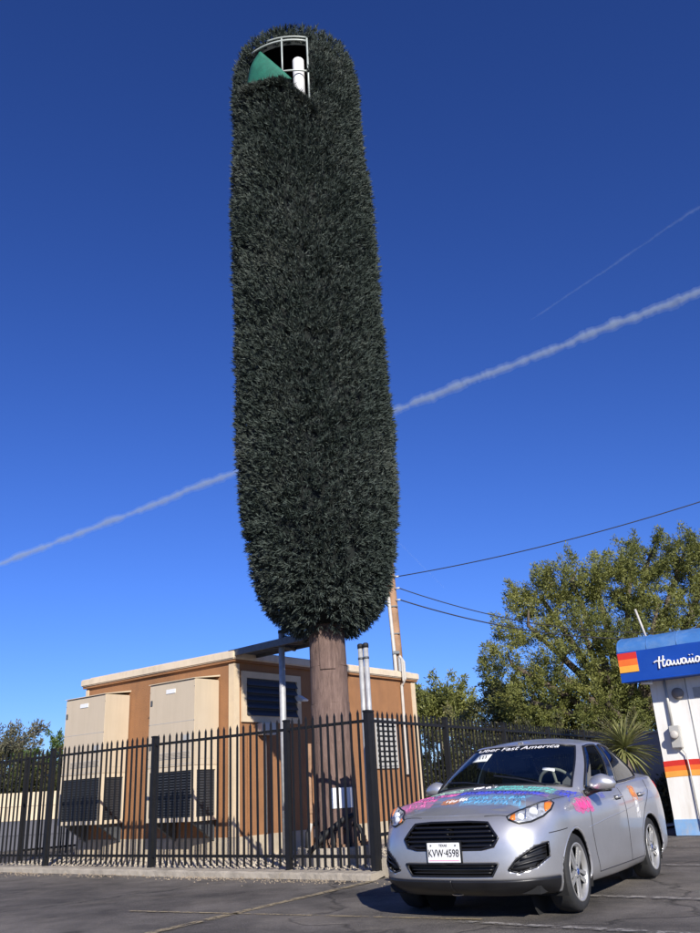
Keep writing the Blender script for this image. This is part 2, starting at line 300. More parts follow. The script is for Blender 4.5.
# ================================================================ SETTING
ground = structure(MB().add([(-3000, -3000, -0.03), (3000, -3000, -0.03), (3000, 3000, -0.03), (-3000, 3000, -0.03)], [(0, 1, 2, 3)]).build('ground', 'dirt'))
mb = MB(); nx, ny = 90, 80; xs = np.linspace(-34, 34, nx); ys = np.linspace(-14, 46, ny)
vv = [(x, y, 0.0 - 0.016 * (0.5 + 0.5 * math.sin(x * 0.9 + 1.3 * math.sin(y * 0.6)) * math.cos(y * 0.7))) for y in ys for x in xs]
mb.add(vv, [(j * nx + i, j * nx + i + 1, (j + 1) * nx + i + 1, (j + 1) * nx + i) for j in range(ny - 1) for i in range(nx - 1)])
structure(mb.build('parking_lot', 'asphalt', smooth=True))
def stripe(a, b, w, name, m, n=24):
    a = Vector(a); b = Vector(b); d = (b - a).normalized(); s = Vector((-d.y, d.x)) * w / 2; mb = MB()
    vs_ = []
    for i in range(n + 1):
        p = a.lerp(b, i / n); j = 1 + random.uniform(-0.12, 0.12); vs_ += [(p.x + s.x * j, p.y + s.y * j, 0.004), (p.x - s.x * j, p.y - s.y * j, 0.004)]
    mb.add(vs_, [(2 * i, 2 * i + 1, 2 * i + 3, 2 * i + 2) for i in range(n)])
    return structure(mb.build(name, m))
stripe((0.0, 11.40), (-2.9, 6.6), 0.12, 'parking_line', 'paint_yellow')
stripe((-2.6, 9.75), (0.9, 7.85), 0.06, 'parking_line', 'paint_yellow')
for a, b in (((1.60, 9.34), (4.4, 7.24)), ((3.1, 11.80), (6.4, 9.3)), ((0.7, 7.82), (3.3, 5.87)), ((4.4, 14.2), (7.4, 11.9))):
    stripe(a, b, 0.10, 'parking_line', 'paint_white')
# gravel bed of the compound, kerb made of cast segments
sd = R(59) - (AZ - math.pi / 2)                     # the side fence opens a little from square
def side(d): return (-d * math.sin(sd), d * math.cos(sd))   # (u, v) along the side fence
comp = structure(empty('compound_ground', W(0, 0), AZ)); comp['kind'] = 'structure'
e12 = side(14.0)
nu = 60
vs_ = []; fs = []
for j in range(nu):
    for i in range(nu):
        fu = i / (nu - 1); fv = j / (nu - 1); uL = 10.0; uR = 0.0 + e12[0] * fv
        vs_.append((uR + (uL - uR) * fu, -(0.0 + 14.0 * fv), 0.055 + random.uniform(-0.012, 0.012)))
fs = [(j * nu + i, (j + 1) * nu + i, (j + 1) * nu + i + 1, j * nu + i + 1) for j in range(nu - 1) for i in range(nu - 1)]
MB().add(vs_, fs).build('gravel_bed', 'gravel', comp)
n = 5200; us = rng.uniform(0.0, 9.5, n); vs2 = rng.uniform(0.05, 4.2, n); sz = rng.uniform(0.012, 0.035, n); mb = MB()
for u, v, s_ in zip(us, vs2, sz):
    a = random.uniform(0, 6.28); c, d = math.cos(a) * s_, math.sin(a) * s_
    mb.add([(u + c, -v + d, 0.05), (u - d, -v + c, 0.052), (u - c * 1.2, -v - d, 0.05), (u + d, -v - c, 0.052), (u, -v, 0.06 + s_ * 0.9)], [(0, 1, 4), (1, 2, 4), (2, 3, 4), (3, 0, 4)])
o = mb.build('gravel_stones', 'gravel', comp); o['kind'] = 'stuff'
kerb = structure(empty('kerb', W(0, 0), AZ))
cuts = [-0.12, 1.45, 4.5, 7.45, 10.2]
for a, b in zip(cuts[:-1], cuts[1:]):
    mb = MB(); K = 26; vs_ = []
    prof = [(-0.27, -0.03), (-0.262, 0.055), (-0.235, 0.076), (0.06, 0.085), (0.075, 0.03)]
    for k in range(K + 1):
        u = a + 0.008 + (b - a - 0.016) * k / K
        for (pv, pz) in prof: vs_.append((u, -(pv + random.uniform(-0.006, 0.006)), pz + (random.uniform(-0.008, 0.005) if pz > 0.05 else 0)))
    q = len(prof)
    fs = [(k * q + i, k * q + i + 1, (k + 1) * q + i + 1, (k + 1) * q + i) for k in range(K) for i in range(q - 1)] + [tuple(range(q))[::-1], tuple(K * q + i for i in range(q))]
    mb.add(vs_, fs).build('kerb_segment', 'concrete', kerb)
mb = MB()
for k in range(700):
    u = random.choice((0.4, 1.1, 2.6, 3.3, 5.2, 6.9, 8.4)) + random.gauss(0, 0.55); v = -0.28 - abs(random.gauss(0, 0.22)); s_ = random.uniform(0.004, 0.016) * (1.8 if random.random() < .04 else 1); a = random.uniform(0, 6.28); c, d = math.cos(a) * s_, math.sin(a) * s_
    mb.add([(u + c, -v + d, -0.006), (u - d, -v + c, -0.006), (u - c * 1.2, -v - d, -0.006), (u + d, -v - c, -0.006), (u, -v, s_ * 0.9)], [(0, 1, 4), (1, 2, 4), (2, 3, 4), (3, 0, 4)])
o = mb.build('grit', 'dirt', kerb); o['kind'] = 'stuff'
kerb2 = structure(empty('kerb_side', W(0, 0), R(59)))      # local x runs along the side fence
for k in range(5):
    MB().box(0.1 + k * 2.4, 2.49 + k * 2.4, -0.14, 0.12, -0.03, 0.22, 0.012).build('kerb_segment', 'concrete', kerb2)

# ================================================================ FENCES
PICK = MB().box(-0.0125, 0.0125, -0.0125, 0.0125, 0.0, 1.94).add([(-0.0125, -0.0125, 1.94), (0.0125, -0.0125, 1.94), (0.0125, 0.0125, 1.94), (-0.0125, 0.0125, 1.94), (0, 0, 1.995)], [(0, 1, 4), (1, 2, 4), (2, 3, 4), (3, 0, 4)]).mesh('picket', 'fence_black')
SHORT = MB().box(-0.0125, 0.0125, -0.0125, 0.0125, 0.0, 1.72).add([(-0.0125, -0.0125, 1.72), (0.0125, -0.0125, 1.72), (0.0125, 0.0125, 1.72), (-0.0125, 0.0125, 1.72), (0, 0, 1.775)], [(0, 1, 4), (1, 2, 4), (2, 3, 4), (3, 0, 4)]).mesh('picket', 'fence_black')
POST = MB().box(-0.04, 0.04, -0.04, 0.04, 0.0, 2.06, 0.004).box(-0.047, 0.047, -0.047, 0.047, 2.06, 2.09, 0.006).mesh('post', 'fence_black')
def fence(name, origin, rz, length, posts, pick, z0, zrail, label, dz=0.0, spacing=0.142, group='black picket fences round the compound'):
    e = empty(name, origin, rz); tag(e, label, 'fence', group)
    for p in posts:
        o = bpy.data.objects.new('post', POST); COL.objects.link(o); o.parent = e; o.location = (p, 0, 0.0); o.rotation_euler.z = random.uniform(-0.02, 0.02)
    ps = sorted(posts)
    for a, b in zip(ps[:-1], ps[1:]):
        for zr in zrail:
            MB().box(a + 0.041, b - 0.041, -0.019, 0.019, zr - 0.02, zr + 0.02).build('rail', 'fence_black', e)
        k = max(2, round((b - a) / spacing)); st = (b - a) / k
        for i in range(1, k):
            o = bpy.data.objects.new('picket', pick); COL.objects.link(o); o.parent = e; o.location = (a + i * st, 0.0335 + random.uniform(-0.002, 0.002), z0 + random.uniform(-0.004, 0.004)); o.rotation_euler = (random.uniform(-0.004, 0.004), random.uniform(-0.006, 0.006), 0)
    return e
fence('picket_fence', W(0, 0), AZ, 10, [0, 1.5, 4.5, 7.45, 10.0], PICK, 0.115, (0.25, 1.95), 'black steel picket fence on the concrete kerb in front of the cooling units')
fence('picket_fence', W(0, 0), R(59), 12, [0, 2.45, 4.9, 7.35, 9.8, 12.2][1:] + [0.082], SHORT, 0.335, (0.50, 1.95), 'black steel picket fence running back behind the silver car')
fence('picket_fence', W(10, 0.15), AZ - math.pi / 2, 8, [0.9, 3.4, 5.9, 8.4], PICK, 0.115, (0.25, 1.95), 'black steel picket fence closing the compound beside the cream wall')

# ================================================================ EQUIPMENT SHELTER
bx = empty('equipment_shelter', W(4.3, 1.65), AZ); tag(bx, 'brown stucco equipment shelter with cream roof cap and corner strips', 'building')
LW, LD, BH = 4.6, 6.1, 3.48      # local x 0..LW, y -LD..0
MB().box(-0.02, LW + 0.02, -LD - 0.02, 0.02, 0.02, 0.40, 0.01).build('foundation', 'foundation_tan', bx)
MB().box(0, LW, -LD, 0, 0.40, BH).build('wall', 'stucco', bx)
MB().box(-0.10, LW + 0.10, -LD - 0.10, 0.10, BH, BH + 0.15, 0.02).box(0.05, LW - 0.05, -LD + 0.05, -0.05, BH + 0.15, BH + 0.19).build('roof', 'cap_cream', bx)
MB().box(-0.06, LW + 0.06, -LD - 0.06, 0.06, BH - 0.045, BH - 0.001).build('eave_shade_strip', 'stucco', bx)  # added strip, its brown stands for the line of shade below the cap
for (x0, x1, y0, y1) in ((-0.018, 0.0, -0.13, 0.0), (-0.018, 0.12, 0.0, 0.018), (LW - 0.10, LW, 0, 0.018), (-0.018, 0, -LD, -LD + 0.16)):
    MB().box(x0, x1, y0, y1, 0.402, BH - 0.072).build('corner_trim', 'cream_trim', bx)
def louver(parent, x, ya, yb, za, zb, n, fm, sm, fw=0.07):
    """a wall louver on the face looking along -x"""
    f = MB().box(x - 0.045, x - 0.001, ya, yb, za, za + fw).box(x - 0.045, x - 0.001, ya, yb, zb - fw, zb).box(x - 0.045, x - 0.001, ya, ya + fw, za + fw, zb - fw).box(x - 0.045, x - 0.001, yb - fw, yb, za + fw, zb - fw).build('louver', fm, parent)
    MB().box(x - 0.008, x - 0.002, ya + fw, yb - fw, za + fw, zb - fw).build('backing', 'coil_dark', f)
    h_ = (zb - za - 2 * fw) / n
    mb = MB(); t_ = 0.008
    mb.add([(x - 0.07, ya + fw, 0), (x - 0.07, yb - fw, 0), (x - 0.01, yb - fw, h_ * 0.72), (x - 0.01, ya + fw, h_ * 0.72), (x - 0.07, ya + fw, t_), (x - 0.07, yb - fw, t_), (x - 0.01, yb - fw, h_ * 0.72 + t_), (x - 0.01, ya + fw, h_ * 0.72 + t_)],
           [(0, 1, 2, 3), (7, 6, 5, 4), (0, 4, 5, 1), (1, 5, 6, 2), (2, 6, 7, 3), (3, 7, 4, 0)])
    me = mb.mesh('slat', sm)
    for i in range(n):
        o = bpy.data.objects.new('slat', me); COL.objects.link(o); o.parent = f; o.location = (0, 0, za + fw + i * h_)
    return f
louver(bx, 0, -1.85, -0.18, 2.35, 3.28, 5, 'cream_trim', 'slat_dark', 0.12)
louver(bx, 0, -5.15, -4.33, 1.47, 2.54, 9, 'louver_grey', 'louver_grey', 0.05)
MB().box(-0.16, -0.001, -0.98, -0.60, 2.12, 2.34, 0.015).build('junction_box', 'louver_grey', bx)
wl = MB().box(-0.06, -0.001, -1.84, -1.70, 2.74, 2.90, 0.01).add([(-0.06, -1.85, 2.9), (-0.06, -1.69, 2.9), (-0.24, -1.69, 2.80), (-0.24, -1.85, 2.80), (-0.06, -1.85, 2.78), (-0.06, -1.69, 2.78), (-0.22, -1.69, 2.77), (-0.22, -1.85, 2.77)], [(0, 1, 2, 3), (7, 6, 5, 4), (0, 3, 7, 4), (1, 5, 6, 2), (2, 6, 7, 3), (0, 4, 5, 1)]).build('wall_lamp', 'white_enamel', bx)
MB().tube([(-0.03, -0.80, 2.12), (-0.03, -0.80, 0.42)], 0.022).build('conduit', 'galv_dark', bx)
MB().tube([(-0.05, -5.48, 1.43), (-0.05, -5.48, 3.30), (-0.16, -5.48, 3.45), (-0.16, -5.48, 3.85), (-0.05, -5.48, 4.0)], 0.035).box(-0.09, -0.005, -5.53, -5.43, 1.33, 1.45).build('conduit', 'white_pvc', bx)
MB().tube([(-0.03, -0.35, 2.10), (-0.03, -0.35, 0.42)], 0.018).build('conduit', 'stucco', bx)
MB().tube([(-0.16, -5.40, 3.4), (-0.16, -5.40, 3.95)], 0.02).build('conduit', 'white_pvc', bx)

# wall-hung cooling units
def ac_unit(x0, x1, label):
    e = empty('cooling_unit', W(4.3 + x0, 1.65), AZ); tag(e, label, 'air conditioner', 'cooling units hung on the shelter wall')
    w = x1 - x0; D = 0.62; zb, zt = 0.70, 3.14
    # cabinet: front, sides with openings in the lower half
    mb = MB().box(0, w, 0.02, D, 1.62, zt, 0.012).build('cabinet', 'ac_cream', e)
    MB().add([(0.0, 0.0, zt + 0.10), (w, 0.0, zt + 0.10), (w, D + 0.03, zt + 0.012), (0, D + 0.03, zt + 0.012), (0.0, 0.0, zt + 0.07), (w, 0.0, zt + 0.07), (w, D + 0.03, zt), (0, D + 0.03, zt)], [(0, 1, 2, 3)[::-1], (4, 5, 6, 7), (0, 1, 5, 4), (1, 2, 6, 5), (2, 3, 7, 6), (3, 0, 4, 7)]).build('rain_hood', 'ac_pale', e)
    f = MB()
    for (a, b, c, d, p, q) in ((0, w, 0.02, D, 1.55, 1.62), (0, w, 0.02, D, zb, zb + 0.07), (0, 0.07, D - 0.07, D, zb + 0.07, 1.55), (w - 0.07, w, D - 0.07, D, zb + 0.07, 1.55), (0, 0.07, 0.02, 0.10, zb + 0.07, 1.55), (w - 0.07, w, 0.02, 0.10, zb + 0.07, 1.55)):
        f.box(a, b, c, d, p, q)
    f.build('lower_frame', 'ac_pale', e)
    co = MB().box(0.05, w - 0.05, 0.06, D - 0.04, zb + 0.05, 1.57).build('coil', 'coil_dark', e)
    fr = empty('front_grille', (0, 0, 0)); bpy.data.objects.remove(fr)
    g = MB().box(0.07, 0.085, D - 0.035, D - 0.01, zb + 0.07, 1.55).box(w - 0.085, w - 0.07, D - 0.035, D - 0.01, zb + 0.07, 1.55).build('front_grille', 'slat_dark', e)
    n = 17; h_ = (1.55 - zb - 0.07) / n; me = MB().box(0.085, w - 0.085, D - 0.032, D - 0.014, 0, h_ * 0.38).mesh('slat', 'slat_dark')
    for i in range(n):
        o = bpy.data.objects.new('slat', me); COL.objects.link(o); o.parent = g; o.location.z = zb + 0.08 + i * h_; o.rotation_euler.x = 0.0
    g2 = MB().box(0.03, 0.045, 0.10, 0.115, zb + 0.07, 1.55).box(0.03, 0.045, D - 0.085, D - 0.07, zb + 0.07, 1.55).build('side_grille', 'slat_dark', e)
    me = MB().box(0.030, 0.046, 0.115, D - 0.085, 0, h_ * 0.38).mesh('slat', 'slat_dark')
    for i in range(n):
        o = bpy.data.objects.new('slat', me); COL.objects.link(o); o.parent = g2; o.location.z = zb + 0.08 + i * h_
    # fine vent row above the grille, badge, seam, brackets, drain
    v = MB().box(0.10, w - 0.30, D, D + 0.004, 1.76, 1.88).build('vent_strip', 'louver_grey', e)
    me = MB().box(0.11, w - 0.31, D + 0.003, D + 0.012, 0, 0.010).mesh('slat', 'ac_cream')
    for i in range(5):
        o = bpy.data.objects.new('slat', me); COL.objects.link(o); o.parent = v; o.location.z = 1.772 + i * 0.022
    MB().box(-0.004, 0.002, 0.14, D - 0.14, 1.74, 2.02).build('side_panel', 'ac_cream', e)
    MB().box(w * 0.42, w * 0.62, D, D + 0.012, 2.93, 3.01, 0.003).build('badge', 'white_enamel', e)
    for zz in (1.66, 2.40): MB().box(0.004, w - 0.004, D - 0.002, D + 0.0025, zz, zz + 0.008).build('seam', 'louver_grey', e)
    for xx in (0.10, w - 0.16): MB().add([(xx, 0.02, 0.69), (xx + 0.06, 0.02, 0.69), (xx + 0.06, 0.55, 0.69), (xx, 0.55, 0.69), (xx, 0.02, 0.35), (xx + 0.06, 0.02, 0.35)], [(0, 1, 2, 3), (0, 3, 4), (1, 5, 2), (0, 4, 5, 1), (3, 2, 5, 4)]).build('bracket', 'galv_dark', e)
    for zz in (1.95, 2.75): MB().box(w - 0.10, w - 0.05, D, D + 0.018, zz, zz + 0.10, 0.004).build('latch', 'galv_dark', e)
    MB().box(0.12, 0.30, D, D + 0.004, 2.02, 2.16).build('rating_label', 'louver_grey', e)
    for k in range(6): MB().tube([(0.02 if k < 3 else w - 0.02, D - 0.003, 1.8 + 0.6 * (k % 3)), (0.02 if k < 3 else w - 0.02, D + 0.004, 1.8 + 0.6 * (k % 3))], 0.008, 6).build('screw', 'galv_dark', e)
    return e
ac_unit(0.37, 1.66, 'tall cream cooling unit hung beside the corner strip of the brown shelter')
ac_unit(3.04, 4.40, 'tall cream cooling unit hung at the shelter end away from the trunk')

# ================================================================ ARTIFICIAL TREE (cell tower)
TB = Vector((-0.494, 13.69, 0.16)); TX = lambda z: -0.0165 * z
tr = empty('artificial_tree', TB); tr.scale = (0.851,) * 3; tag(tr, 'towering artificial tree of dark plastic foliage on a brown clad trunk', 'cell tower')
def rad(z):
    k = [(4.0, 0.45), (4.15, 0.80), (4.5, 1.15), (5.05, 1.38), (5.85, 1.53), (6.7, 1.61), (7.9, 1.65), (10, 1.66), (15.0, 1.67), (15.12, 1.60), (17.9, 1.61), (18.4, 1.55), (18.65, 1.25)]
    return float(np.interp(z, [a for a, _ in k], [b for _, b in k]))
mb = MB()
prof = [(0.40, 0.10), (0.39, 0.5), (0.385, 1.2), (0.372, 1.9), (0.368, 1.915), (0.368, 2.6), (0.36, 2.615), (0.355, 3.4), (0.345, 4.2), (0.34, 17.0)]
NT = 28; vs_ = []
for (r_, z) in prof:
    for k in range(NT):
        a = 2 * math.pi * k / NT; rr = r_ * (1 + 0.018 * math.sin(5 * a + z * 2)); vs_.append((TX(z) + rr * math.cos(a), rr * math.sin(a), z))
mb.add(vs_, [(i * NT + k, i * NT + (k + 1) % NT, (i + 1) * NT + (k + 1) % NT, (i + 1) * NT + k) for i in range(len(prof) - 1) for k in range(NT)])
trunk = mb.build('trunk', 'fake_bark', tr, smooth=True)
for zz in (1.91, 2.61, 3.30):
    MB().lathe([(0.371 - zz * 0.004, zz - 0.008), (0.379 - zz * 0.004, zz), (0.371 - zz * 0.004, zz + 0.008)], 28, (TX(zz), 0)).build('seam_ring', 'fake_bark', trunk, True)
# curved access panel facing the lot
def curved_panel(a0, a1, z0, z1, r, th, name, m, parent, n=8):
    mb = MB(); vs_ = []
    for rr in (r, r + th):
        for k in range(n + 1):
            a = a0 + (a1 - a0) * k / n
            for z in (z0, z1): vs_.append((TX(z) + rr * math.cos(a), rr * math.sin(a), z))
    s2 = 2 * (n + 1); fs = []
    for k in range(n):
        i = 2 * k; fs += [(i, i + 1, i + 3, i + 2), (s2 + i + 2, s2 + i + 3, s2 + i + 1, s2 + i), (i, i + 2, s2 + i + 2, s2 + i), (i + 1, s2 + i + 1, s2 + i + 3, i + 3)]
    fs += [(0, s2, s2 + 1, 1), (2 * n, 2 * n + 1, s2 + 2 * n + 1, s2 + 2 * n)]
    return mb.add(vs_, fs).build(name, m, parent)
curved_panel(R(-112), R(-66), 3.22, 3.95, 0.345, 0.035, 'access_panel', 'fake_bark', tr)
curved_panel(R(-102), R(-40), 0.78, 1.12, 0.394, 0.012, 'notice_plate', 'white_enamel', tr)
MB().lathe([(0.74, -0.14), (0.74, 0.15), (0.73, 0.16), (0.0, 0.16)], 32).build('footing', 'concrete', tr)
MB().lathe([(0.39, 0.16), (0.56, 0.16), (0.56, 0.20), (0.39, 0.20)], 32).build('base_flange', 'rust', tr)
bolt = MB().tube([(0, 0, 0.20), (0, 0, 0.30)], 0.022, 6).tube([(0, 0, 0.20), (0, 0, 0.235)], 0.04, 6).build('bolt', 'rust', tr, loc=(0.48, 0, 0))
for k in range(1, 16): inst(bolt, tr, (0.48 * math.cos(k * math.pi / 8), 0.48 * math.sin(k * math.pi / 8), 0))
for (a, zz) in ((-150, 0.55), (-120, 0.42), (-95, 0.40), (-70, 0.42), (-45, 0.5)):
    c, s_ = math.cos(R(a)), math.sin(R(a))
    MB().tube([(0.41 * c, 0.41 * s_, zz), (0.55 * c, 0.55 * s_, zz - 0.03), (0.62 * c, 0.62 * s_, zz - 0.15), (0.63 * c, 0.63 * s_, 0.12)], 0.035, 8).build('cable', 'black_rubber', tr, True)
MB().tube([(0.30, -0.36, 0.66), (0.12, -0.50, 0.60), (-0.15, -0.60, 0.42), (-0.38, -0.62, 0.20), (-0.50, -0.60, 0.10)], 0.045, 8).build('cable', 'black_rubber', tr, True)
MB().tube([(-0.46, -0.28, 0.1), (-0.46, -0.28, 0.9), (-0.45, -0.28, 1.9)], 0.035, 8).box(-0.50, -0.42, -0.33, -0.25, 0.72, 0.86).build('riser_pipe', 'pole_wood', tr)
MB().tube([(-0.50, -0.34, 0.08), (-0.50, -0.34, 0.40), (-0.46, -0.30, 0.55)], 0.03, 8).build('ground_riser', 'white_pvc', tr)

# crown: added dark light-blocking lining with an open bay near the top, ring frame, netting, aerial, plastic sprays
def bay_lo(a): return float(np.interp(a, [-0.84, -0.5, -0.12, 0.05, 0.30], [17.05, 16.85, 16.75, 16.35, 15.95]))
def in_bay(a, z):    # a: angle from the direction facing the lot (-y), positive to the right
    if not (-0.84 < a < 0.30 and z < 18.02): return False
    return z > bay_lo(a)
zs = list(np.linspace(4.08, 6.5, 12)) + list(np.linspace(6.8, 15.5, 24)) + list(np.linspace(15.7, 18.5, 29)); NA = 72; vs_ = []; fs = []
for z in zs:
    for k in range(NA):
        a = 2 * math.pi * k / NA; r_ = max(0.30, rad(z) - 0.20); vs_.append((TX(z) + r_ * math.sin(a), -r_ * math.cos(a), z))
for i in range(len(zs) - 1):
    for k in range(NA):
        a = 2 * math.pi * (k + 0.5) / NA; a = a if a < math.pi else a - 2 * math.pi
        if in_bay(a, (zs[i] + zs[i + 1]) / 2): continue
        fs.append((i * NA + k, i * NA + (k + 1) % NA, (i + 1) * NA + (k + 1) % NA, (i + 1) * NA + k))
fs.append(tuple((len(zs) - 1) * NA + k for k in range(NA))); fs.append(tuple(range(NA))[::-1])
crown_core = MB().add(vs_, fs).build('crown_light_block', 'core_dark', tr)
ntuft = 25000; PP = []; DD = []; LL = []
cum = np.linspace(4.05, 18.5, 400); wts = np.array([rad(z) for z in cum]); wts[cum < 5] *= 1.7; wts /= wts.sum()
zsamp = rng.choice(cum, ntuft, p=wts) + rng.uniform(-0.02, 0.02, ntuft); asamp = rng.uniform(-math.pi, math.pi, ntuft)
for z, a in zip(zsamp, asamp):
    r_ = rad(z) - 0.20 + rng.uniform(-0.03, 0.05)
    if in_bay(a, z) or in_bay(a, z + 0.10): continue
    lump = 0.035 * math.sin(3 * a + z * 1.1) * math.sin(z * 2.3 + a)
    ox, oy = math.sin(a), -math.cos(a)
    dz = np.interp(z, [3.9, 4.3, 5.0, 6.0, 9, 17.0, 18.3], [-1.5, -0.7, -0.1, 0.25, 0.55, 0.6, 1.4])
    tw = rng.normal(0, 0.45)
    main = np.array([ox - oy * tw, oy + ox * tw, dz + rng.normal(0, 0.3)]); main /= np.linalg.norm(main)
    p = np.array([TX(z) + (r_ + lump) * ox, (r_ + lump) * oy, z])
    nb = 15; st = rng.uniform(0, 0.20, nb)[:, None]; d = main + rng.normal(0, 0.42, (nb, 3)); d /= np.linalg.norm(d, axis=1, keepdims=True)
    PP.append(p + main * st); DD.append(d); LL.append(rng.uniform(0.08, 0.145, nb))
# drooping rim fringe under the bay and over the top disc
for k in range(900):
    a = rng.uniform(-math.pi, math.pi); r_ = rng.uniform(0, 1.35); z = 18.5
    p = np.array([TX(z) + r_ * math.sin(a), -r_ * math.cos(a), z]); main = np.array([rng.normal(0, .4), rng.normal(0, .4), 1.0])
    nb = 12; d = main + rng.normal(0, .4, (nb, 3)); PP.append(p + main * rng.uniform(0, .15, nb)[:, None]); DD.append(d); LL.append(rng.uniform(.1, .18, nb))
for k in range(420):
    a = rng.uniform(-0.86, 0.32); lo = bay_lo(a) - 0.12
    r_ = 1.52; p = np.array([TX(17) + r_ * math.sin(a), -r_ * math.cos(a), lo - rng.uniform(-0.03, 0.12)])
    main = np.array([math.sin(a), -math.cos(a), 0.15]); nb = 12; d = main + rng.normal(0, .5, (nb, 3)); PP.append(p + main * rng.uniform(0, .12, nb)[:, None]); DD.append(d); LL.append(rng.uniform(.1, .18, nb))
PP = np.concatenate(PP); DD = np.concatenate(DD); LL = np.concatenate(LL)
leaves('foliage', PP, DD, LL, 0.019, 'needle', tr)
# ring frame in the bay
fr = empty('ring_frame_anchor', (0, 0, 0)); bpy.data.objects.remove(fr)
def arc(a0, a1, z, r, n=14): return [(TX(z) + r * math.sin(a0 + (a1 - a0) * k / n), -r * math.cos(a0 + (a1 - a0) * k / n), z) for k in range(n + 1)]
frame = MB().tube(arc(-0.66, 0.26, 17.98, 1.56), 0.026, 8).build('ring_frame', 'frame_green_grey', tr, True)
MB().tube(arc(-0.36, 0.26, 18.08, 1.57), 0.020, 8).build('upper_ring', 'frame_green_grey', frame, True)
MB().tube(arc(-0.20, 0.26, 17.0, 1.56), 0.022, 8).build('lower_ring', 'frame_green_grey', frame, True)
for a, z0 in ((0.255, 16.0), (-0.14, 16.85)):
    MB().tube([(TX(17) + 1.56 * math.sin(a), -1.56 * math.cos(a), z0), (TX(17) + 1.56 * math.sin(a), -1.56 * math.cos(a), 18.06)], 0.022, 8).build('upright', 'frame_green_grey', frame, True)
ax, ay = 1.36 * math.sin(0.115), -1.36 * math.cos(0.115)
MB().tube([(TX(17) + ax, ay, 16.0), (TX(17) + ax, ay, 17.50), (TX(17) + ax, ay, 17.53)], [0.14, 0.14, 0.115], 20).build('aerial', 'white_enamel', tr, True)
# netting flap
mb = MB(); n = 12; tri = [(-0.52, 17.96), (-0.90, 16.95), (0.0, 16.66)]; vs_ = []; idx = {}
for i in range(n + 1):
    for j in range(n + 1 - i):
        k_ = n - i - j; a = (tri[0][0] * k_ + tri[1][0] * i + tri[2][0] * j) / n; z = (tri[0][1] * k_ + tri[1][1] * i + tri[2][1] * j) / n
        r_ = 1.60 + 0.03 * math.sin(7 * a + 5 * z) - 0.05 * (k_ / n); idx[(i, j)] = len(vs_); vs_.append((TX(z) + r_ * math.sin(a), -r_ * math.cos(a), z))
fs = []
for i in range(n):
    for j in range(n - i):
        fs.append((idx[(i, j)], idx[(i + 1, j)], idx[(i, j + 1)]))
        if i + j < n - 1: fs.append((idx[(i + 1, j)], idx[(i + 1, j + 1)], idx[(i, j + 1)]))
net = mb.add(vs_, fs).build('netting_flap', 'netting_green', tr, True); sm = net.modifiers.new('s', 'SOLIDIFY'); sm.thickness = 0.006

# cable bridge between shelter and trunk
cb = empty('cable_bridge', W(2.86, 1.42), AZ); tag(cb, 'grey steel cable bridge on a tall post reaching the trunk', 'cable bridge')
MB().tube([(0, 0, 0.05), (0, 0, 3.74)], 0.055, 14).build('post', 'galv', cb, True)
MB().tube([(0, 0, 3.73), (0, 0, 3.78), (0, 0, 3.79)], [0.062, 0.062, 0.03], 14).build('post_cap', 'black_rubber', cb)
MB().box(-0.10, 0.10, -0.10, 0.10, 0.05, 0.07).build('base_plate', 'galv_dark', cb)
def beam(a, b, w, h_, name, m, parent):
    a = Vector(a); b = Vector(b); d = (b - a).normalized(); s_ = d.cross(Vector((0, 0, 1))).normalized() * w / 2; u_ = Vector((0, 0, h_ / 2)); vs_ = []
    for p in (a, b): vs_ += [p - s_ - u_, p + s_ - u_, p + s_ + u_, p - s_ + u_]
    return MB().add(vs_, [(0, 1, 2, 3), (7, 6, 5, 4), (0, 4, 5, 1), (1, 5, 6, 2), (2, 6, 7, 3), (3, 7, 4, 0)]).build(name, m, parent)
A0 = Vector((1.50, -0.50, 3.60)); A1 = Vector((-0.98, 0.06, 3.52)); s_ = (A1 - A0).normalized().cross(Vector((0, 0, 1))) * 0.28
trayo = beam(A0 + s_, A1 + s_, 0.04, 0.12, 'tray', 'galv_dark', cb); beam(A0 - s_, A1 - s_, 0.04, 0.12, 'tray_rail', 'galv_dark', trayo)
for k in range(1, 14):
    q = A0.lerp(A1, k / 14); beam(q - s_ * 0.93, q + s_ * 0.93, 0.09, 0.02, 'tray_rung', 'galv_dark', trayo)
for k in range(3): MB().tube([A0 + s_ * (0.5 - 0.5 * k) + Vector((0, 0, 0.06)), A1 + s_ * (0.5 - 0.5 * k) + Vector((0, 0, 0.06))], 0.03, 8).build('tray_cable', 'black_rubber', trayo, True)
MB().tube([(0, 0, 3.50), (0.1, -0.46, 3.50)], 0.035, 8).build('arm', 'galv_dark', cb, True)
MB().tube([(0, 0, 3.70), (-0.38, -0.08, 3.55)], 0.015, 6).build('brace', 'galv_dark', cb, True)
# two capped pipes
for k, (du, lab) in enumerate(((0.74, 'galvanised upright pipe with black cap, the one nearer the trunk of its pair'), (0.635, 'galvanised upright pipe with black cap, the one nearer the side fence of its pair'))):
    e = empty('capped_pipe', W(du, 0.92)); tag(e, lab, 'pipe', 'capped pipes behind the fence corner')
    MB().tube([(0, 0, 0.05), (0, 0, 3.13)], 0.040, 14).build('pipe', 'galv', e, True)
    MB().tube([(0, 0, 3.12), (0, 0, 3.18), (0, 0, 3.195)], [0.047, 0.047, 0.03], 14).build('cap', 'black_rubber', e, True)
    MB().tube([(0, 0, 2.95), (0, 0, 2.98)], 0.047, 14).build('band', 'galv_dark', e, True)

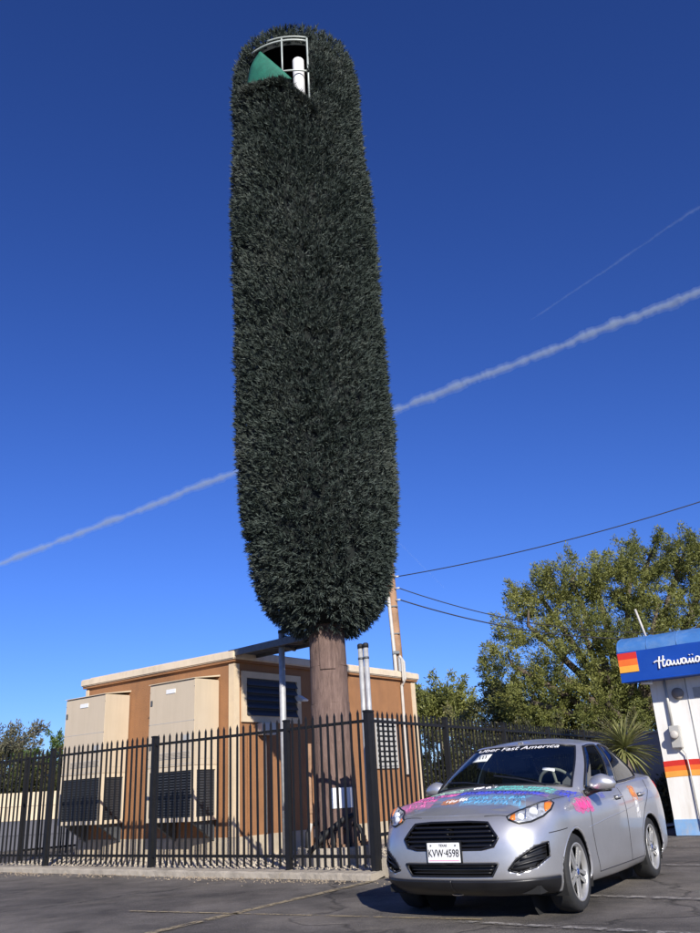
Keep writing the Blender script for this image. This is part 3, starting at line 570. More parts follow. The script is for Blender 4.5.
# ================================================================ UTILITY POLE AND WIRES
up = empty('utility_pole', (1.14, 24.0, 0)); tag(up, 'weathered wooden utility pole with white conduit behind the shelter', 'utility pole')
MB().tube([(0, 0, 0), (-0.10, 0, 6.0), (-0.16, 0, 9.6)], [0.17, 0.14, 0.115], 14).build('pole', 'pole_wood', up, True)
MB().tube([(-0.14, -0.20, 1.0), (-0.16, -0.18, 4.4), (-0.22, -0.16, 6.25), (-0.30, -0.2, 6.38), (-0.40, -0.26, 6.34)], 0.055, 10).build('conduit', 'white_pvc', up, True)
MB().tube([(-0.02, -0.20, 1.0), (-0.04, -0.18, 4.55)], 0.04, 10).build('conduit', 'galv', up, True)
MB().box(-0.22, -0.02, -0.26, -0.15, 4.62, 4.70).build('strap', 'galv_dark', up)
for z in (5.2, 6.0, 6.9): MB().box(-0.25, 0.04, -0.17, -0.13, z, z + 0.03).build('strap', 'galv_dark', up)
for z in (6.2, 6.55, 6.9): MB().tube([(-0.02, -0.1, z), (0.13, -0.14, z)], 0.03, 8).build('insulator', 'galv', up, True)
def wire(a, b, sag, r, label):
    a = Vector(a); b = Vector(b); n = 40; pts = []
    for k in range(n + 1):
        t_ = k / n; p = a.lerp(b, t_); p.z -= sag * 4 * t_ * (1 - t_); pts.append(p - a)
    o = MB().tube(pts, r, 6).build('overhead_wire', 'wire', None, True, loc=a); tag(o, label, 'wire', 'wires strung from the utility pole')
wire((1.24, 23.86, 6.9), (16.5, 19.0, 9.7), 0.55, 0.014, 'thin dark overhead wire rising from the pole, topmost of the three')
wire((1.24, 23.86, 6.55), (14.2, 27.5, 5.8), 0.95, 0.014, 'thin dark overhead wire sagging into the big tree, upper of the pair')
wire((1.24, 23.86, 6.2), (14.2, 27.3, 5.6), 0.90, 0.018, 'dark overhead wire sagging into the big tree, lowest on the pole')

# ================================================================ TREES AND SHRUBS
def blob_tree(name, loc, blobs, n, leaf, wid, mname, label, trunk_h, trunk_r, limbs=6, group=None, cat='tree', droop=0.0, hollow=0.55):
    e = empty(name, loc); tag(e, label, cat, group)
    tp = Vector((0, 0, trunk_h)); mb = MB()
    mb.tube([(0, 0, -0.02), (0.05, 0.03, trunk_h * 0.5), tp], [trunk_r * 1.25, trunk_r, trunk_r * 0.85], 10)
    for k in range(limbs):
        b = blobs[k % len(blobs)]; c = Vector(b[:3]); m_ = tp.lerp(c, 0.5) + Vector((random.uniform(-.2, .2), random.uniform(-.2, .2), random.uniform(0, .3)))
        mb.tube([tp - Vector((0, 0, 0.1)), m_, c, c + Vector((random.uniform(-.4, .4), random.uniform(-.4, .4), b[5] * 0.6))], [trunk_r * 0.7, trunk_r * 0.45, trunk_r * 0.25, trunk_r * 0.1], 7)
    mb.build('trunk', 'tree_bark', e, True)
    vol = np.array([b[3] * b[4] * b[5] for b in blobs]) ** 0.7; vol /= vol.sum(); PP = []; DD = []
    for b, w_ in zip(blobs, vol):
        m_ = int(n * w_); nc = max(8, int(m_ / 150))     # sprays of leaves
        d = rng.normal(size=(nc, 3)); d /= np.linalg.norm(d, axis=1, keepdims=True); rr = (hollow + (1 - hollow) * rng.random(nc) ** 0.6) * rng.uniform(0.85, 1.12, nc)
        cc = np.array(b[:3]) + d * rr[:, None] * np.array(b[3:6])
        per = max(1, m_ // nc)
        for c, dd in zip(cc, d):
            ax = dd * 0.8 + np.array([0, 0, 0.75 - droop]) + rng.normal(0, .35, 3); ax /= np.linalg.norm(ax)
            ln = leaf * rng.uniform(2.6, 5.5); t_ = rng.uniform(-0.5, 1, per)[:, None]
            p = c + ax * t_ * ln + rng.normal(0, leaf * 0.72, (per, 3)) * (1.15 - 0.6 * np.clip(t_, 0, 1))
            PP.append(p); DD.append(ax * 0.8 + rng.normal(0, .6, (per, 3)) + np.array([0, 0, -droop]))
    PP = np.concatenate(PP); DD = np.concatenate(DD)
    PP[:, 2] = np.maximum(PP[:, 2], 0.06)
    leaves('crown', PP, DD, rng.uniform(0.7, 1.3, len(PP)) * leaf, wid, mname, e, stuff=False); return e
# big tree behind the kiosk: local coords relative to (8.6, 28)
bt = [(-3.6, -.4, 4.6, 1.0, 1.3, .8), (-2.9, -.3, 5.9, 1.0, 1.2, .8), (-2.2, .2, 6.9, 1.1, 1.3, .8), (-1.2, -.3, 7.35, 1.1, 1.3, .75), (-.2, .2, 7.0, 1.1, 1.4, .9), (.8, -.2, 7.2, 1.0, 1.3, 1.0), (1.7, .2, 8.0, 1.1, 1.3, .8), (2.8, 0, 7.9, 1.2, 1.4, .9), (3.9, .2, 7.7, 1.2, 1.4, .9), (5.0, 0, 7.6, 1.2, 1.4, 1.0),
      (-3.2, -.6, 3.4, 1.0, 1.2, .7), (-2.2, -.9, 4.2, 1.1, 1.2, .8), (-1.2, -.8, 5.4, 1.2, 1.2, .9), (0, -1.0, 4.6, 1.3, 1.2, 1.0), (1.2, -.7, 5.7, 1.3, 1.2, 1.0), (2.6, -.5, 5.9, 1.4, 1.3, 1.0), (4.2, -.3, 6.1, 1.4, 1.3, 1.0), (-.9, -1.1, 3.2, 1.2, 1.1, .8), (.9, -1.0, 3.3, 1.2, 1.1, .8), (2.8, -.6, 4.2, 1.4, 1.1, .9), (-2.3, -.9, 2.6, 1.1, 1.0, .6), (0, -1.0, 2.1, 1.3, 1.0, .6), (1.8, -.8, 2.2, 1.3, 1, .6), (4.5, 0, 4.6, 1.3, 1.2, .9)]
blob_tree('leafy_tree', (8.6, 28.0, 0), bt, 165000, 0.115, 0.034, 'olive_leaf', 'large feathery olive green tree rising behind the blue awning', 2.2, 0.28, 18, droop=0.15, hollow=0.45)
sh = [(-2.3, 0, 2.9, .9, 1, .7), (-1.2, 0, 3.3, .9, 1, .9), (-.2, -.2, 3.1, .9, 1, .8), (.8, 0, 3.0, 1, 1, .7), (1.8, 0, 2.8, 1, 1, .7), (-1.6, -.3, 2.0, 1.2, .9, .7), (.2, -.4, 2.1, 1.3, .9, .7), (1.7, -.2, 1.9, 1.2, .9, .7), (-.6, -.3, 1.1, 1.3, .9, .6), (1.1, -.3, 1.1, 1.3, .9, .6)]
blob_tree('leafy_tree', (4.3, 29.0, 0), [(x * 0.85 + 1.2, y, z - 0.05 + 0.12 * x, a * 0.85, b, c) for x, y, z, a, b, c in sh], 36000, 0.14, 0.05, 'olive_leaf_far', 'low spreading yellow green tree beyond the side fence', 1.3, 0.14, 8, hollow=0.4)
blob_tree('leafy_tree', (4.1, 46.0, 0), [(-.6, 0, 5.0, 1.2, 1.2, .8), (.5, 0, 5.3, 1.1, 1.2, .8), (0, 0, 4.2, 1.3, 1.2, .8), (1.3, 0, 4.4, .8, 1, .6), (-1.4, 0, 4.2, .7, .9, .6)], 14000, 0.20, 0.08, 'olive_leaf', 'small round topped tree far off beside the shelter roof', 3.2, 0.16, 5)
hd = [(1.7, 22.5), (3.0, 23.2), (4.3, 23.6), (5.6, 24.2), (6.9, 24.0)]
for i, (x, y) in enumerate(hd):
    b = [(random.uniform(-.3, .3), 0, z, .8, .7, .6) for z in (.5, 1.1, 1.7)] + [(-.6, 0, .9, .6, .6, .6), (.6, 0, 1.0, .6, .6, .6)]
    blob_tree('shrub', (x, y, 0), b, 9000, 0.11, 0.05, 'hedge_leaf', 'dark overgrown shrub behind the side fence ' + ('next to the shelter end wall' if i == 0 else 'beside the grey wall' if i == 4 else 'in the middle of the row'), 0.5, 0.05, 4, 'shrubs behind the side fence', 'shrub', hollow=0.25)
blob_tree('leafy_tree', (-12.9, 31.0, 0), [(-.9, 0, 3.0, 1.0, 1, .7), (.2, 0, 3.1, .9, 1, .6), (-.3, 0, 2.4, 1.2, 1, .6), (-1.8, 0, 3.1, .9, 1, .8)], 13000, 0.15, 0.05, 'grey_leaf', 'wispy grey green tree behind the cream wall', 1.8, 0.12, 6, hollow=0.2)
blob_tree('shrub', (-10.3, 28.4, 0), [(0, 0, 2.35, 1.1, .9, .7), (.5, 0, 1.8, 1.0, .9, .7), (-.6, 0, 1.7, .9, .9, .7)], 12000, 0.10, 0.05, 'round_leaf', 'rounded bright green shrub behind the cream wall', 1.2, 0.08, 4, None, 'shrub', hollow=0.5)
for i in range(4):
    blob_tree('hedge_shrub', (-13.6 + 1.6 * i, 26.2, 0), [(random.uniform(-.2, .2), 0, 1.0, .95, .6, .8), (random.uniform(-.3, .3), 0, 1.9, .9, .6, .6 if i else .55)], 8000, 0.11, 0.05, 'hedge_leaf', 'dark clipped hedge shrub looking over the cream wall', 0.5, 0.05, 3, 'hedge shrubs behind the cream wall', 'shrub', hollow=0.3)
# cream wall along the far side on the left, shade of its lower half put into the block colour
cw = empty('garden_wall', (-16, 24.4, 0), 0); tag(cw, 'low cream rendered wall with shade coloured grey on the lower courses beyond the compound', 'wall')
me1 = MB().box(0, 0.985, -0.1, 0.1, 0, 0.36, 0.008).mesh('block', 'wall_cream'); me2 = MB().box(0, 0.985, -0.1, 0.1, 0, 0.36, 0.008).mesh('block', 'wall_shade')
MB().box(0, 9.5, -0.08, 0.08, -0.03, 1.45).build('core', 'wall_shade', cw)
for r_ in range(4):
    for k in range(9):
        o = bpy.data.objects.new('block', me2 if r_ < 2 else me1); COL.objects.link(o); o.parent = cw; o.location = (0.25 + k * 1.0 + (0.25 if r_ % 2 else -0.25), 0, 0.005 + r_ * 0.367)
# yucca
yu = empty('yucca', (4.47, 15.0, 0)); yu.scale = (0.80, 0.80, 0.88); tag(yu, 'spiky yellow green yucca between the car and the kiosk', 'plant')
MB().tube([(0, 0, -0.02), (0.03, 0, 0.7), (0, 0.02, 1.5)], [0.14, 0.11, 0.09], 10).build('trunk', 'tree_bark', yu, True)
mb = MB(); n = 6; vs_ = []
for k in range(n + 1):
    t_ = k / n; w_ = 0.028 * (1 - t_ ** 2.2) + 0.001; vs_ += [(t_ * 0.66, -w_, 0.012 - 0.10 * t_ * t_), (t_ * 0.66, 0, -0.10 * t_ * t_), (t_ * 0.66, w_, 0.012 - 0.10 * t_ * t_)]
yl = mb.add(vs_, [(3 * k + j, 3 * k + 3 + j, 3 * k + 4 + j, 3 * k + 1 + j) for k in range(n) for j in (0, 1)]).mesh('leaf', 'yucca_leaf', True)
for k in range(190):
    el = math.asin(random.uniform(-0.75, 1.0)); az = random.uniform(0, 6.283)
    o = bpy.data.objects.new('leaf', yl); COL.objects.link(o); o.parent = yu; o.location = (0.04 * math.cos(az), 0.04 * math.sin(az), 1.68 + 0.12 * math.sin(el)); s_ = random.uniform(0.75, 1.1)
    o.rotation_euler = (0, -el, az); o.scale = (s_, 1, 1)
for k in range(60):
    az = random.uniform(0, 6.283); z = random.uniform(0.4, 1.2)
    o = bpy.data.objects.new('leaf', yl); COL.objects.link(o); o.parent = yu; o.location = (0.08 * math.cos(az), 0.08 * math.sin(az), z); o.rotation_euler = (0, random.uniform(0.5, 1.3), az); o.scale = (random.uniform(.6, .9), 1, 1)

# ================================================================ KIOSK: local x along the front (to the right), local y into the kiosk
KA = AZ - math.pi
kk = empty('shaved_ice_kiosk', (5.48, 16.14, 0), KA); tag(kk, 'white kiosk with blue awning, striped bands and script lettering', 'kiosk')
KW, KD, KH = 3.4, 2.4, 2.95
MB().box(0, KW, 0, KD, 0.0, KH).build('wall', 'kiosk_white', kk)
MB().box(-0.004, KW + 0.004, -0.006, KD + 0.004, 0.005, 0.27).build('base_band', 'kiosk_blue_base', kk)
def wavy_band(z0, z1, name, m, off):
    n = 30; vs_ = []
    for k in range(n + 1):
        x = -0.004 + (KW + 0.004) * k / n; w_ = 0.035 * math.sin(x * 2.2 + 0.6); vs_ += [(x, off, z0 + w_), (x, off, z1 + w_), (x, -0.001, z0 + w_), (x, -0.001, z1 + w_)]
    fs = []
    for k in range(n):
        i = 4 * k; fs += [(i, i + 4, i + 5, i + 1), (i + 1, i + 5, i + 7, i + 3), (i + 2, i + 6, i + 4, i)]
    MB().add(vs_, fs).build(name, m, kk)
wavy_band(1.14, 1.235, 'band', 'band_red', -0.006); wavy_band(1.055, 1.14, 'band', 'band_orange', -0.006); wavy_band(0.955, 1.055, 'band', 'band_gold', -0.006)
for x in (0.66, 1.60): MB().box(x, x + 0.014, -0.012, -0.001, 0.28, 2.72).build('panel_seam', 'kiosk_seam', kk)
# awning: profile in (y,z), swept along x with closed ends
prof = [(0.0, 2.69), (-0.46, 2.69), (-0.47, 3.24), (-0.455, 3.32), (-0.40, 3.41), (-0.30, 3.48), (-0.15, 3.53), (0.0, 3.55), (0.5, 3.56)]
X0, X1 = -0.36, KW + 0.2
def sweep(pr, x0, x1, name, m, parent, smooth=False, nseg=12):
    vs_ = []; q = len(pr)
    for k in range(nseg + 1):
        x = x0 + (x1 - x0) * k / nseg; vs_ += [(x, y, z + 0.004 * math.sin(x * 5 + z)) for y, z in pr]
    return MB().add(vs_, [(k * q + i, (k + 1) * q + i, (k + 1) * q + i + 1, k * q + i + 1) for k in range(nseg) for i in range(q - 1)]).build(name, m, parent, smooth)
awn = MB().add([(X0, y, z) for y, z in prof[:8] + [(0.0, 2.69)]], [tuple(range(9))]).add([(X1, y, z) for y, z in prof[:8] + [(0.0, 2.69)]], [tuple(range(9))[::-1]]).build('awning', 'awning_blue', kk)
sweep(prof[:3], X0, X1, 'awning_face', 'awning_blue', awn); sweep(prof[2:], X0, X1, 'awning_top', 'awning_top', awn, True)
MB().tube([(X0, -0.46, 2.69), (X1, -0.46, 2.69)], 0.014, 6).build('awning_hem', 'awning_blue', awn)
for k in range(8):
    x = X0 + 0.02 + k * (X1 - X0 - 0.04) / 7
    MB().tube([(x, y - 0.004, z + 0.003) for y, z in prof[2:8]], 0.007, 5).build('awning_rib', 'awning_top', awn, True)
MB().box(KW * 0.0 + 0.02, KW - 0.02, 0.02, KD - 0.02, KH, KH + 0.55).build('roof', 'kiosk_white', kk)
fx0, fx1 = -0.355, 0.01
for i, (m, z0, z1) in enumerate((('band_red', 3.10, 3.22), ('band_orange', 2.98, 3.10), ('band_yellow', 2.86, 2.98))):
    MB().box(fx0, fx1, -0.476, -0.468, z0, z1).build('flag_band', m, awn); MB().box(X0 - 0.006, X0 - 0.0005, -0.465, -0.20, z0, z1).build('flag_band', m, awn)
# script lettering
def script(strokes, ox, oz, sc, r, y, parent, m):
    mb = MB()
    for st in strokes:
        P_ = np.array([(p[0], p[1]) for p in st], float); n = len(P_)
        if n > 2:
            Q = np.vstack([2 * P_[0] - P_[1], P_, 2 * P_[-1] - P_[-2]]); out = []
            for i in range(1, n):
                p0, p1, p2, p3 = Q[i - 1], Q[i], Q[i + 1], Q[i + 2]
                for t_ in np.linspace(0, 1, 7)[:-1]: out.append(0.5 * ((2 * p1) + (-p0 + p2) * t_ + (2 * p0 - 5 * p1 + 4 * p2 - p3) * t_ ** 2 + (-p0 + 3 * p1 - 3 * p2 + p3) * t_ ** 3))
            out.append(P_[-1]); P_ = np.array(out)
        mb.tube([(ox + p[0] * sc, y, oz + p[1] * sc) for p in P_], r, 6)
    return mb.build('lettering', m, parent, True)
st = [[(0.3, 1.35), (0.15, 0.7), (0.05, -0.25)], [(-0.55, 0.62), (-0.2, 0.78), (0.4, 0.72), (1.0, 0.85)], [(0.85, 1.4), (0.68, 0.7), (0.62, 0.05), (0.85, 0.0), (1.1, 0.3)]]
x = 1.1
def la(x): return [[(x + .55, .62), (x + .2, .7), (x, .35), (x + .12, .03), (x + .38, .12), (x + .55, .62), (x + .58, .2), (x + .72, .03), (x + .95, .3)]]
def lw_(x): return [[(x, .6), (x + .05, .15), (x + .25, .02), (x + .45, .3), (x + .5, .62), (x + .52, .15), (x + .72, .02), (x + .92, .3), (x + .95, .65), (x + 1.15, .55)]]
def li(x): return [[(x, .62), (x - .03, .2), (x + .1, .02), (x + .35, .35)], [(x + .05, 1.02), (x + .09, 1.1)]]
def ln(x): return [[(x, .6), (x - .03, .02)], [(x - .02, .3), (x + .2, .62), (x + .4, .5), (x + .4, .15), (x + .55, .02), (x + .75, .2)]]
st += la(1.15) + lw_(2.15) + la(3.2) + li(4.25) + li(4.65) + la(5.0) + ln(6.1)
script(st, 0.385, 2.89, 0.135, 0.016, -0.478, awn, 'white_enamel')
# meter, its conduit, a round speaker, lamp under the awning
mt = MB().box(0.24, 0.43, -0.13, -0.001, 1.47, 1.86, 0.012).build('meter_box', 'louver_grey', kk)
MB().tube([(0.335, -0.13, 1.70), (0.335, -0.20, 1.70), (0.335, -0.215, 1.70)], [0.075, 0.07, 0.05], 18).build('meter_dial', 'white_pvc', mt, True)
MB().tube([(0.30, -0.05, 1.86), (0.30, -0.05, 2.69)], 0.026, 8).build('conduit', 'louver_grey', kk, True)
MB().tube([(0.38, -0.06, 1.47), (0.45, -0.05, 1.36), (0.46, -0.04, 1.1), (0.47, -0.04, 0.1)], 0.012, 8).build('conduit', 'louver_grey', kk, True)
MB().tube([(0.50, -0.001, 2.42), (0.50, -0.07, 2.42)], 0.105, 20).build('speaker', 'grey_paint', kk, True)
MB().box(0.78, 0.94, -0.02, -0.001, 2.32, 2.50).build('notice', 'kiosk_seam', kk)
MB().tube([(-0.05, -0.30, 2.66), (0.16, -0.30, 2.645)], 0.035, 10).build('awning_lamp', 'white_enamel', kk, True)
MB().tube([(0.02, 0.3, 3.5), (-0.12, 0.32, 4.15)], 0.022, 8).build('roof_pipe', 'white_pvc', kk, True)
# grey side building behind the kiosk
gw = empty('grey_wall', (5.95, 20.2, 0), R(-8)); tag(gw, 'plain dark grey wall in shade behind the kiosk and yucca', 'wall')
MB().box(0, 4.5, 0, 0.2, -0.03, 1.92, 0.01).build('panel', 'grey_paint', gw); MB().box(-0.03, 4.53, -0.03, 0.23, 1.92, 1.98, 0.01).build('coping', 'grey_paint', gw)

blob_tree('shrub', (6.75, 19.3, 0), [(0, 0, .45, .6, .45, .45), (.6, 0, .4, .6, .45, .4), (-.35, 0, .35, .4, .4, .35), (1.2, .1, .4, .5, .4, .4)], 9000, 0.10, 0.045, 'hedge_leaf', 'low dark shrub at the foot of the grey wall beside the kiosk', 0.3, 0.04, 4, None, 'shrub', hollow=0.2)

# ================================================================ CAR: local x forward (front axle at 0), y to its left, z up
car = empty('sedan', (1.085, 8.42, 0.0), -2.129); car.scale = (1.02,) * 3; tag(car, 'silver four door sedan covered in coloured chalk scribbles on bonnet and doors', 'car')
def cub(kn, P, q):
    """natural cubic spline through rows of P (n,...) at knots kn, evaluated at q"""
    n = len(kn); h_ = np.diff(kn); A = np.zeros((n, n)); B = np.zeros((n,) + P.shape[1:]); A[0, 0] = A[-1, -1] = 1
    for i in range(1, n - 1):
        A[i, i - 1] = h_[i - 1]; A[i, i] = 2 * (h_[i - 1] + h_[i]); A[i, i + 1] = h_[i]; B[i] = 6 * ((P[i + 1] - P[i]) / h_[i] - (P[i] - P[i - 1]) / h_[i - 1])
    m = np.linalg.solve(A, B.reshape(n, -1)).reshape(B.shape); out = []
    for x in q:
        i = min(max(np.searchsorted(kn, x) - 1, 0), n - 2); t_ = x - kn[i]; u_ = kn[i + 1] - x
        out.append((m[i] * u_ ** 3 + m[i + 1] * t_ ** 3) / (6 * h_[i]) + (P[i] / h_[i] - m[i] * h_[i] / 6) * u_ + (P[i + 1] / h_[i] - m[i + 1] * h_[i] / 6) * t_)
    return np.array(out)
def loop(P, q_per):
    """half loops (levels, ctrl, 3) -> sampled along ctrl with mirror symmetry at both ends"""
    P = np.asarray(P, float); mir = np.array([1, -1, 1]); L = np.concatenate([P[:, 3:0:-1] * mir, P, P[:, -2:-5:-1] * mir], 1)
    ch = np.linalg.norm(np.diff(L, axis=1), axis=2).mean(0); kn = np.concatenate([[0], np.cumsum(ch)]); n = P.shape[1]
    qs = np.concatenate([np.linspace(kn[3 + i], kn[4 + i], q_per[i], endpoint=False) for i in range(n - 1)] + [[kn[3 + n - 1]]])
    S = cub(kn, L.transpose(1, 0, 2), qs); return S.transpose(1, 0, 2), [sum(q_per[:i]) for i in range(n)]      # (levels, ns, 3)
# control columns: front centre, .30, .56, corner, ahead of wheel, wheel, A post, B post, rear wheel, rear corner, .5, rear centre
cy_ = np.array([0, .30, .55, .735, .815, .845, .855, .86, .85, .77, .50, 0])
def lev(xf, dfront, z, dy, xr, drear):
    xs_ = [xf, xf - .018 - .01 * dfront, xf - .085 - .03 * dfront, xf - .25 - .05 * dfront, .36, 0, -.80, -1.65, -2.489, xr + .26, xr + .07, xr]
    ys_ = cy_ + np.array(dy); ys_[0] = ys_[-1] = 0
    return np.stack([xs_, ys_, z], 1)
LV = [
 lev(.66, 0, [.19, .19, .19, .19, .19, .19, .18, .18, .19, .22, .24, .24], [0, -.02, -.04, -.05, -.05, -.05, -.07, -.07, -.05, -.05, -.04, 0], -3.42, 0),
 lev(.755, 0, [.25, .25, .25, .25, .25, .25, .24, .24, .25, .30, .32, .32], [0, 0, 0, -.005, -.012, -.01, -.03, -.03, -.01, -.01, 0, 0], -3.53, 0),
 lev(.80, 0, [.36, .36, .36, .37, .37, .37, .36, .36, .37, .42, .44, .44], [0, .01, .015, .01, .0, .0, -.012, -.015, 0, 0, 0, 0], -3.57, 0),
 lev(.80, 0, [.50, .50, .50, .51, .51, .52, .52, .52, .53, .57, .58, .58], [0, .01, .015, .012, .005, .005, -.005, -.005, .005, .005, .005, 0], -3.57, 0),
 lev(.775, 0, [.65, .65, .65, .66, .67, .68, .69, .70, .71, .74, .75, .75], [0, .005, .005, .0, .0, .006, .0, .0, .008, 0, -.01, 0], -3.53, 0),
 lev(.715, 0, [.755, .755, .755, .765, .78, .80, .82, .84, .86, .90, .92, .92], [0, 0, -.01, -.02, -.018, -.014, -.02, -.018, -.012, -.02, -.02, 0], -3.50, 0),
 lev(.655, 0, [.800, .800, .806, .825, .855, .890, .935, .965, 1.00, 1.03, 1.045, 1.05], [0, -.01, -.03, -.06, -.07, -.075, -.085, -.08, -.075, -.07, -.03, 0], -3.47, 0)]
S, brk = loop(LV, [26, 24, 24, 24, 26, 44, 44, 44, 40, 20, 16])
tk = np.array([0, .10, .24, .40, .58, .72, .84]); tq = np.concatenate([np.linspace(tk[i], tk[i + 1], k, endpoint=False) for i, k in enumerate((4, 7, 9, 10, 8, 7))] + [[tk[-1]]])
SK = cub(tk, S, tq)                                     # (nt, ns, 3)
ZC = [(.70, .79), (.655, .803), (.55, .845), (.35, .905), (.1, .955), (-.15, .992), (-.4, 1.02), (-1.5, 1.05), (-2.6, 1.09), (-3.0, 1.105), (-3.3, 1.10), (-3.47, 1.052)]
def zc(x): return float(np.interp(x, [a for a, _ in ZC][::-1], [b for _, b in ZC][::-1]))
kx = np.array([a for a, _ in ZC][::-1]); kz = np.array([b for _, b in ZC][::-1])
top = SK[-1]; ND = 26; CAP = []
zcs = cub(kx, kz[:, None], top[:, 0])[:, 0]
for j in range(ND + 1):
    f = 1 - j / ND; y = top[:, 1] * f; e_ = zcs - top[:, 2]
    # bonnet: flat centre with a soft raised crease towards each wing
    z = top[:, 2] + e_ * (1 - np.abs(f) ** 2.6) + 0.010 * np.exp(-((f - 0.72) / 0.10) ** 2) * (top[:, 0] < 0.55) * (top[:, 0] > -0.5)
    CAP.append(np.stack([top[:, 0], y, z], 1))
CAP = np.array(CAP)
def grid(G, keep, mirror=True):
    nt_, ns_ = G.shape[:2]; V = G.reshape(-1, 3); F = []
    for j in range(nt_ - 1):
        for i in range(ns_ - 1):
            q = (G[j, i] + G[j, i + 1] + G[j + 1, i] + G[j + 1, i + 1]) / 4
            if keep(q, i, j): F.append((j * ns_ + i, j * ns_ + i + 1, (j + 1) * ns_ + i + 1, (j + 1) * ns_ + i))
    mb = MB(); mb.add(V, F)
    if mirror: mb.add(V * np.array([1, -1, 1]), [f[::-1] for f in F])
    return mb
AXR, WR = -2.489, 0.305
def inpoly(p, poly):
    x, y = p; c = False; n = len(poly)
    for i in range(n):
        (x1, y1), (x2, y2) = poly[i], poly[i - 1]
        if (y1 > y) != (y2 > y) and x < (x2 - x1) * (y - y1) / (y2 - y1) + x1: c = not c
    return c
GRU = [(-.44, .625), (-.345, .742), (-.18, .752), (.18, .752), (.345, .742), (.44, .625), (.40, .565), (.30, .545), (-.30, .545), (-.40, .565)]
GRL = [(-.43, .435), (.43, .435), (.37, .345), (-.37, .345)]
FOG = [(.50, .385), (.56, .455), (.70, .55), (.775, .575), (.775, .47), (.70, .40), (.58, .365)]
JV, IV = 8, brk[4] - 3
def body_keep(q, i, j):
    if j < JV and i < IV: return False
    if abs(q[1]) > 0.5:
        for xc in (0, AXR):
            if (q[0] - xc) ** 2 + (q[2] - .305) ** 2 < .338 ** 2: return False
    if q[0] > 0.3 and (inpoly((q[1], q[2]), GRU) or inpoly((q[1], q[2]), GRL) or inpoly((q[1], q[2]), FOG)): return False
    return True
body_mb = grid(SK, body_keep); cap_mb = grid(CAP, lambda q, i, j: not (-2.85 < q[0] < -.55 and abs(q[1]) < .60))
body_mb.add(cap_mb.v, cap_mb.f)
vo_ = grid(SK, lambda q, i, j: j < JV and i < IV and (q[0] ** 2 + (q[2] - .305) ** 2 > .338 ** 2)).build('lower_valance', 'car_black', car, True); sm = vo_.modifiers.new('s', 'SOLIDIFY'); sm.thickness = 0.012; sm.offset = 0
full = grid(SK, lambda *a: True); full.add(cap_mb.v, cap_mb.f)
bvh = BVHTree.FromPolygons([Vector(v) for v in full.v], full.f)
bo = body_mb.build('body', 'car_silver', car, True)
bm = bmesh.new(); bm.from_mesh(bo.data); bmesh.ops.remove_doubles(bm, verts=bm.verts, dist=0.0004); bmesh.ops.recalc_face_normals(bm, faces=bm.faces); bm.to_mesh(bo.data); bm.free()
sm = bo.modifiers.new('s', 'SOLIDIFY'); sm.thickness = 0.012; sm.offset = -1
# greenhouse
G0 = [(-.33, 0, 1.005), (-.335, .36, .998), (-.385, .615, .975), (-.50, .735, .952), (-.95, .755, .945), (-1.65, .77, .965), (-2.35, .755, .995), (-2.78, .68, 1.03), (-3.00, .52, 1.065), (-3.08, .28, 1.09), (-3.09, 0, 1.095)]
G1 = [(-1.10, 0, 1.415), (-1.11, .30, 1.412), (-1.145, .49, 1.397), (-1.23, .575, 1.382), (-1.40, .592, 1.390), (-1.75, .592, 1.398), (-2.10, .570, 1.378), (-2.36, .515, 1.335), (-2.47, .42, 1.33), (-2.51, .24, 1.35), (-2.52, 0, 1.358)]
G0 = np.array(G0); G1 = np.array(G1); Gm = (G0 + G1) / 2
bul = np.array([.02, .02, .022, .022, .03, .034, .03, .022, .02, .02, .02])[:, None] * np.stack([np.array([1, .95, .8, .4, 0, 0, 0, -.4, -.8, -.95, -1]), np.array([0, .2, .6, .9, 1, 1, 1, .9, .6, .2, 0]), np.full(11, .45)], 1)
Gm = Gm + bul; Gp = G0 + (G0 - Gm) * 0.12; Gp[:, 2] = G0[:, 2] - .05
GQ = [16, 14, 10, 12, 16, 16, 12, 10, 10, 12]
SG, gb = loop([Gp, G0, Gm, G1], GQ)
ga = cub(np.array([-.1, 0, .5, 1.0]), SG, np.concatenate([[-.1, -.05], np.linspace(0, 1, 27)]))
top = ga[-1]; RC = [(-1.10, 1.415), (-1.3, 1.448), (-1.6, 1.470), (-1.9, 1.465), (-2.2, 1.435), (-2.4, 1.392), (-2.52, 1.358)]
rk = np.array([a for a, _ in RC][::-1]); rz_ = np.array([b for _, b in RC][::-1]); rcz = cub(rk, rz_[:, None], np.clip(top[:, 0], -2.52, -1.10))[:, 0]
ROOF = np.array([np.stack([top[:, 0], top[:, 1] * (1 - j / 16), top[:, 2] + (rcz - top[:, 2]) * (1 - (1 - j / 16) ** 2.2)], 1) for j in range(17)])
T0, T1 = 3, 26            # glass rows
iA, iC = gb[3], gb[7]
def zone(i, j):
    if j < T0 or j >= T1: return None
    if i < gb[2] + 7: return 'windscreen'
    if gb[3] + 4 <= i < gb[5] - 4: return 'front'
    if gb[5] + 1 <= i < gb[7] - 5: return 'rear'
    if i >= gb[8] - 1: return 'back'
    return None
gh = grid(ga, lambda q, i, j: zone(i, j) is None); rf = grid(ROOF, lambda *a: True); gh.add(rf.v, rf.f)
go = gh.build('roof', 'car_silver', car, True)
bm = bmesh.new(); bm.from_mesh(go.data); bmesh.ops.remove_doubles(bm, verts=bm.verts, dist=0.0004); bmesh.ops.recalc_face_normals(bm, faces=bm.faces); bm.to_mesh(go.data); bm.free()
sm = go.modifiers.new('s', 'SOLIDIFY'); sm.thickness = 0.02; sm.offset = -1
ghf = grid(ga, lambda *a: True); ghf.add(rf.v, rf.f); bvg = BVHTree.FromPolygons([Vector(v) for v in ghf.v], ghf.f)
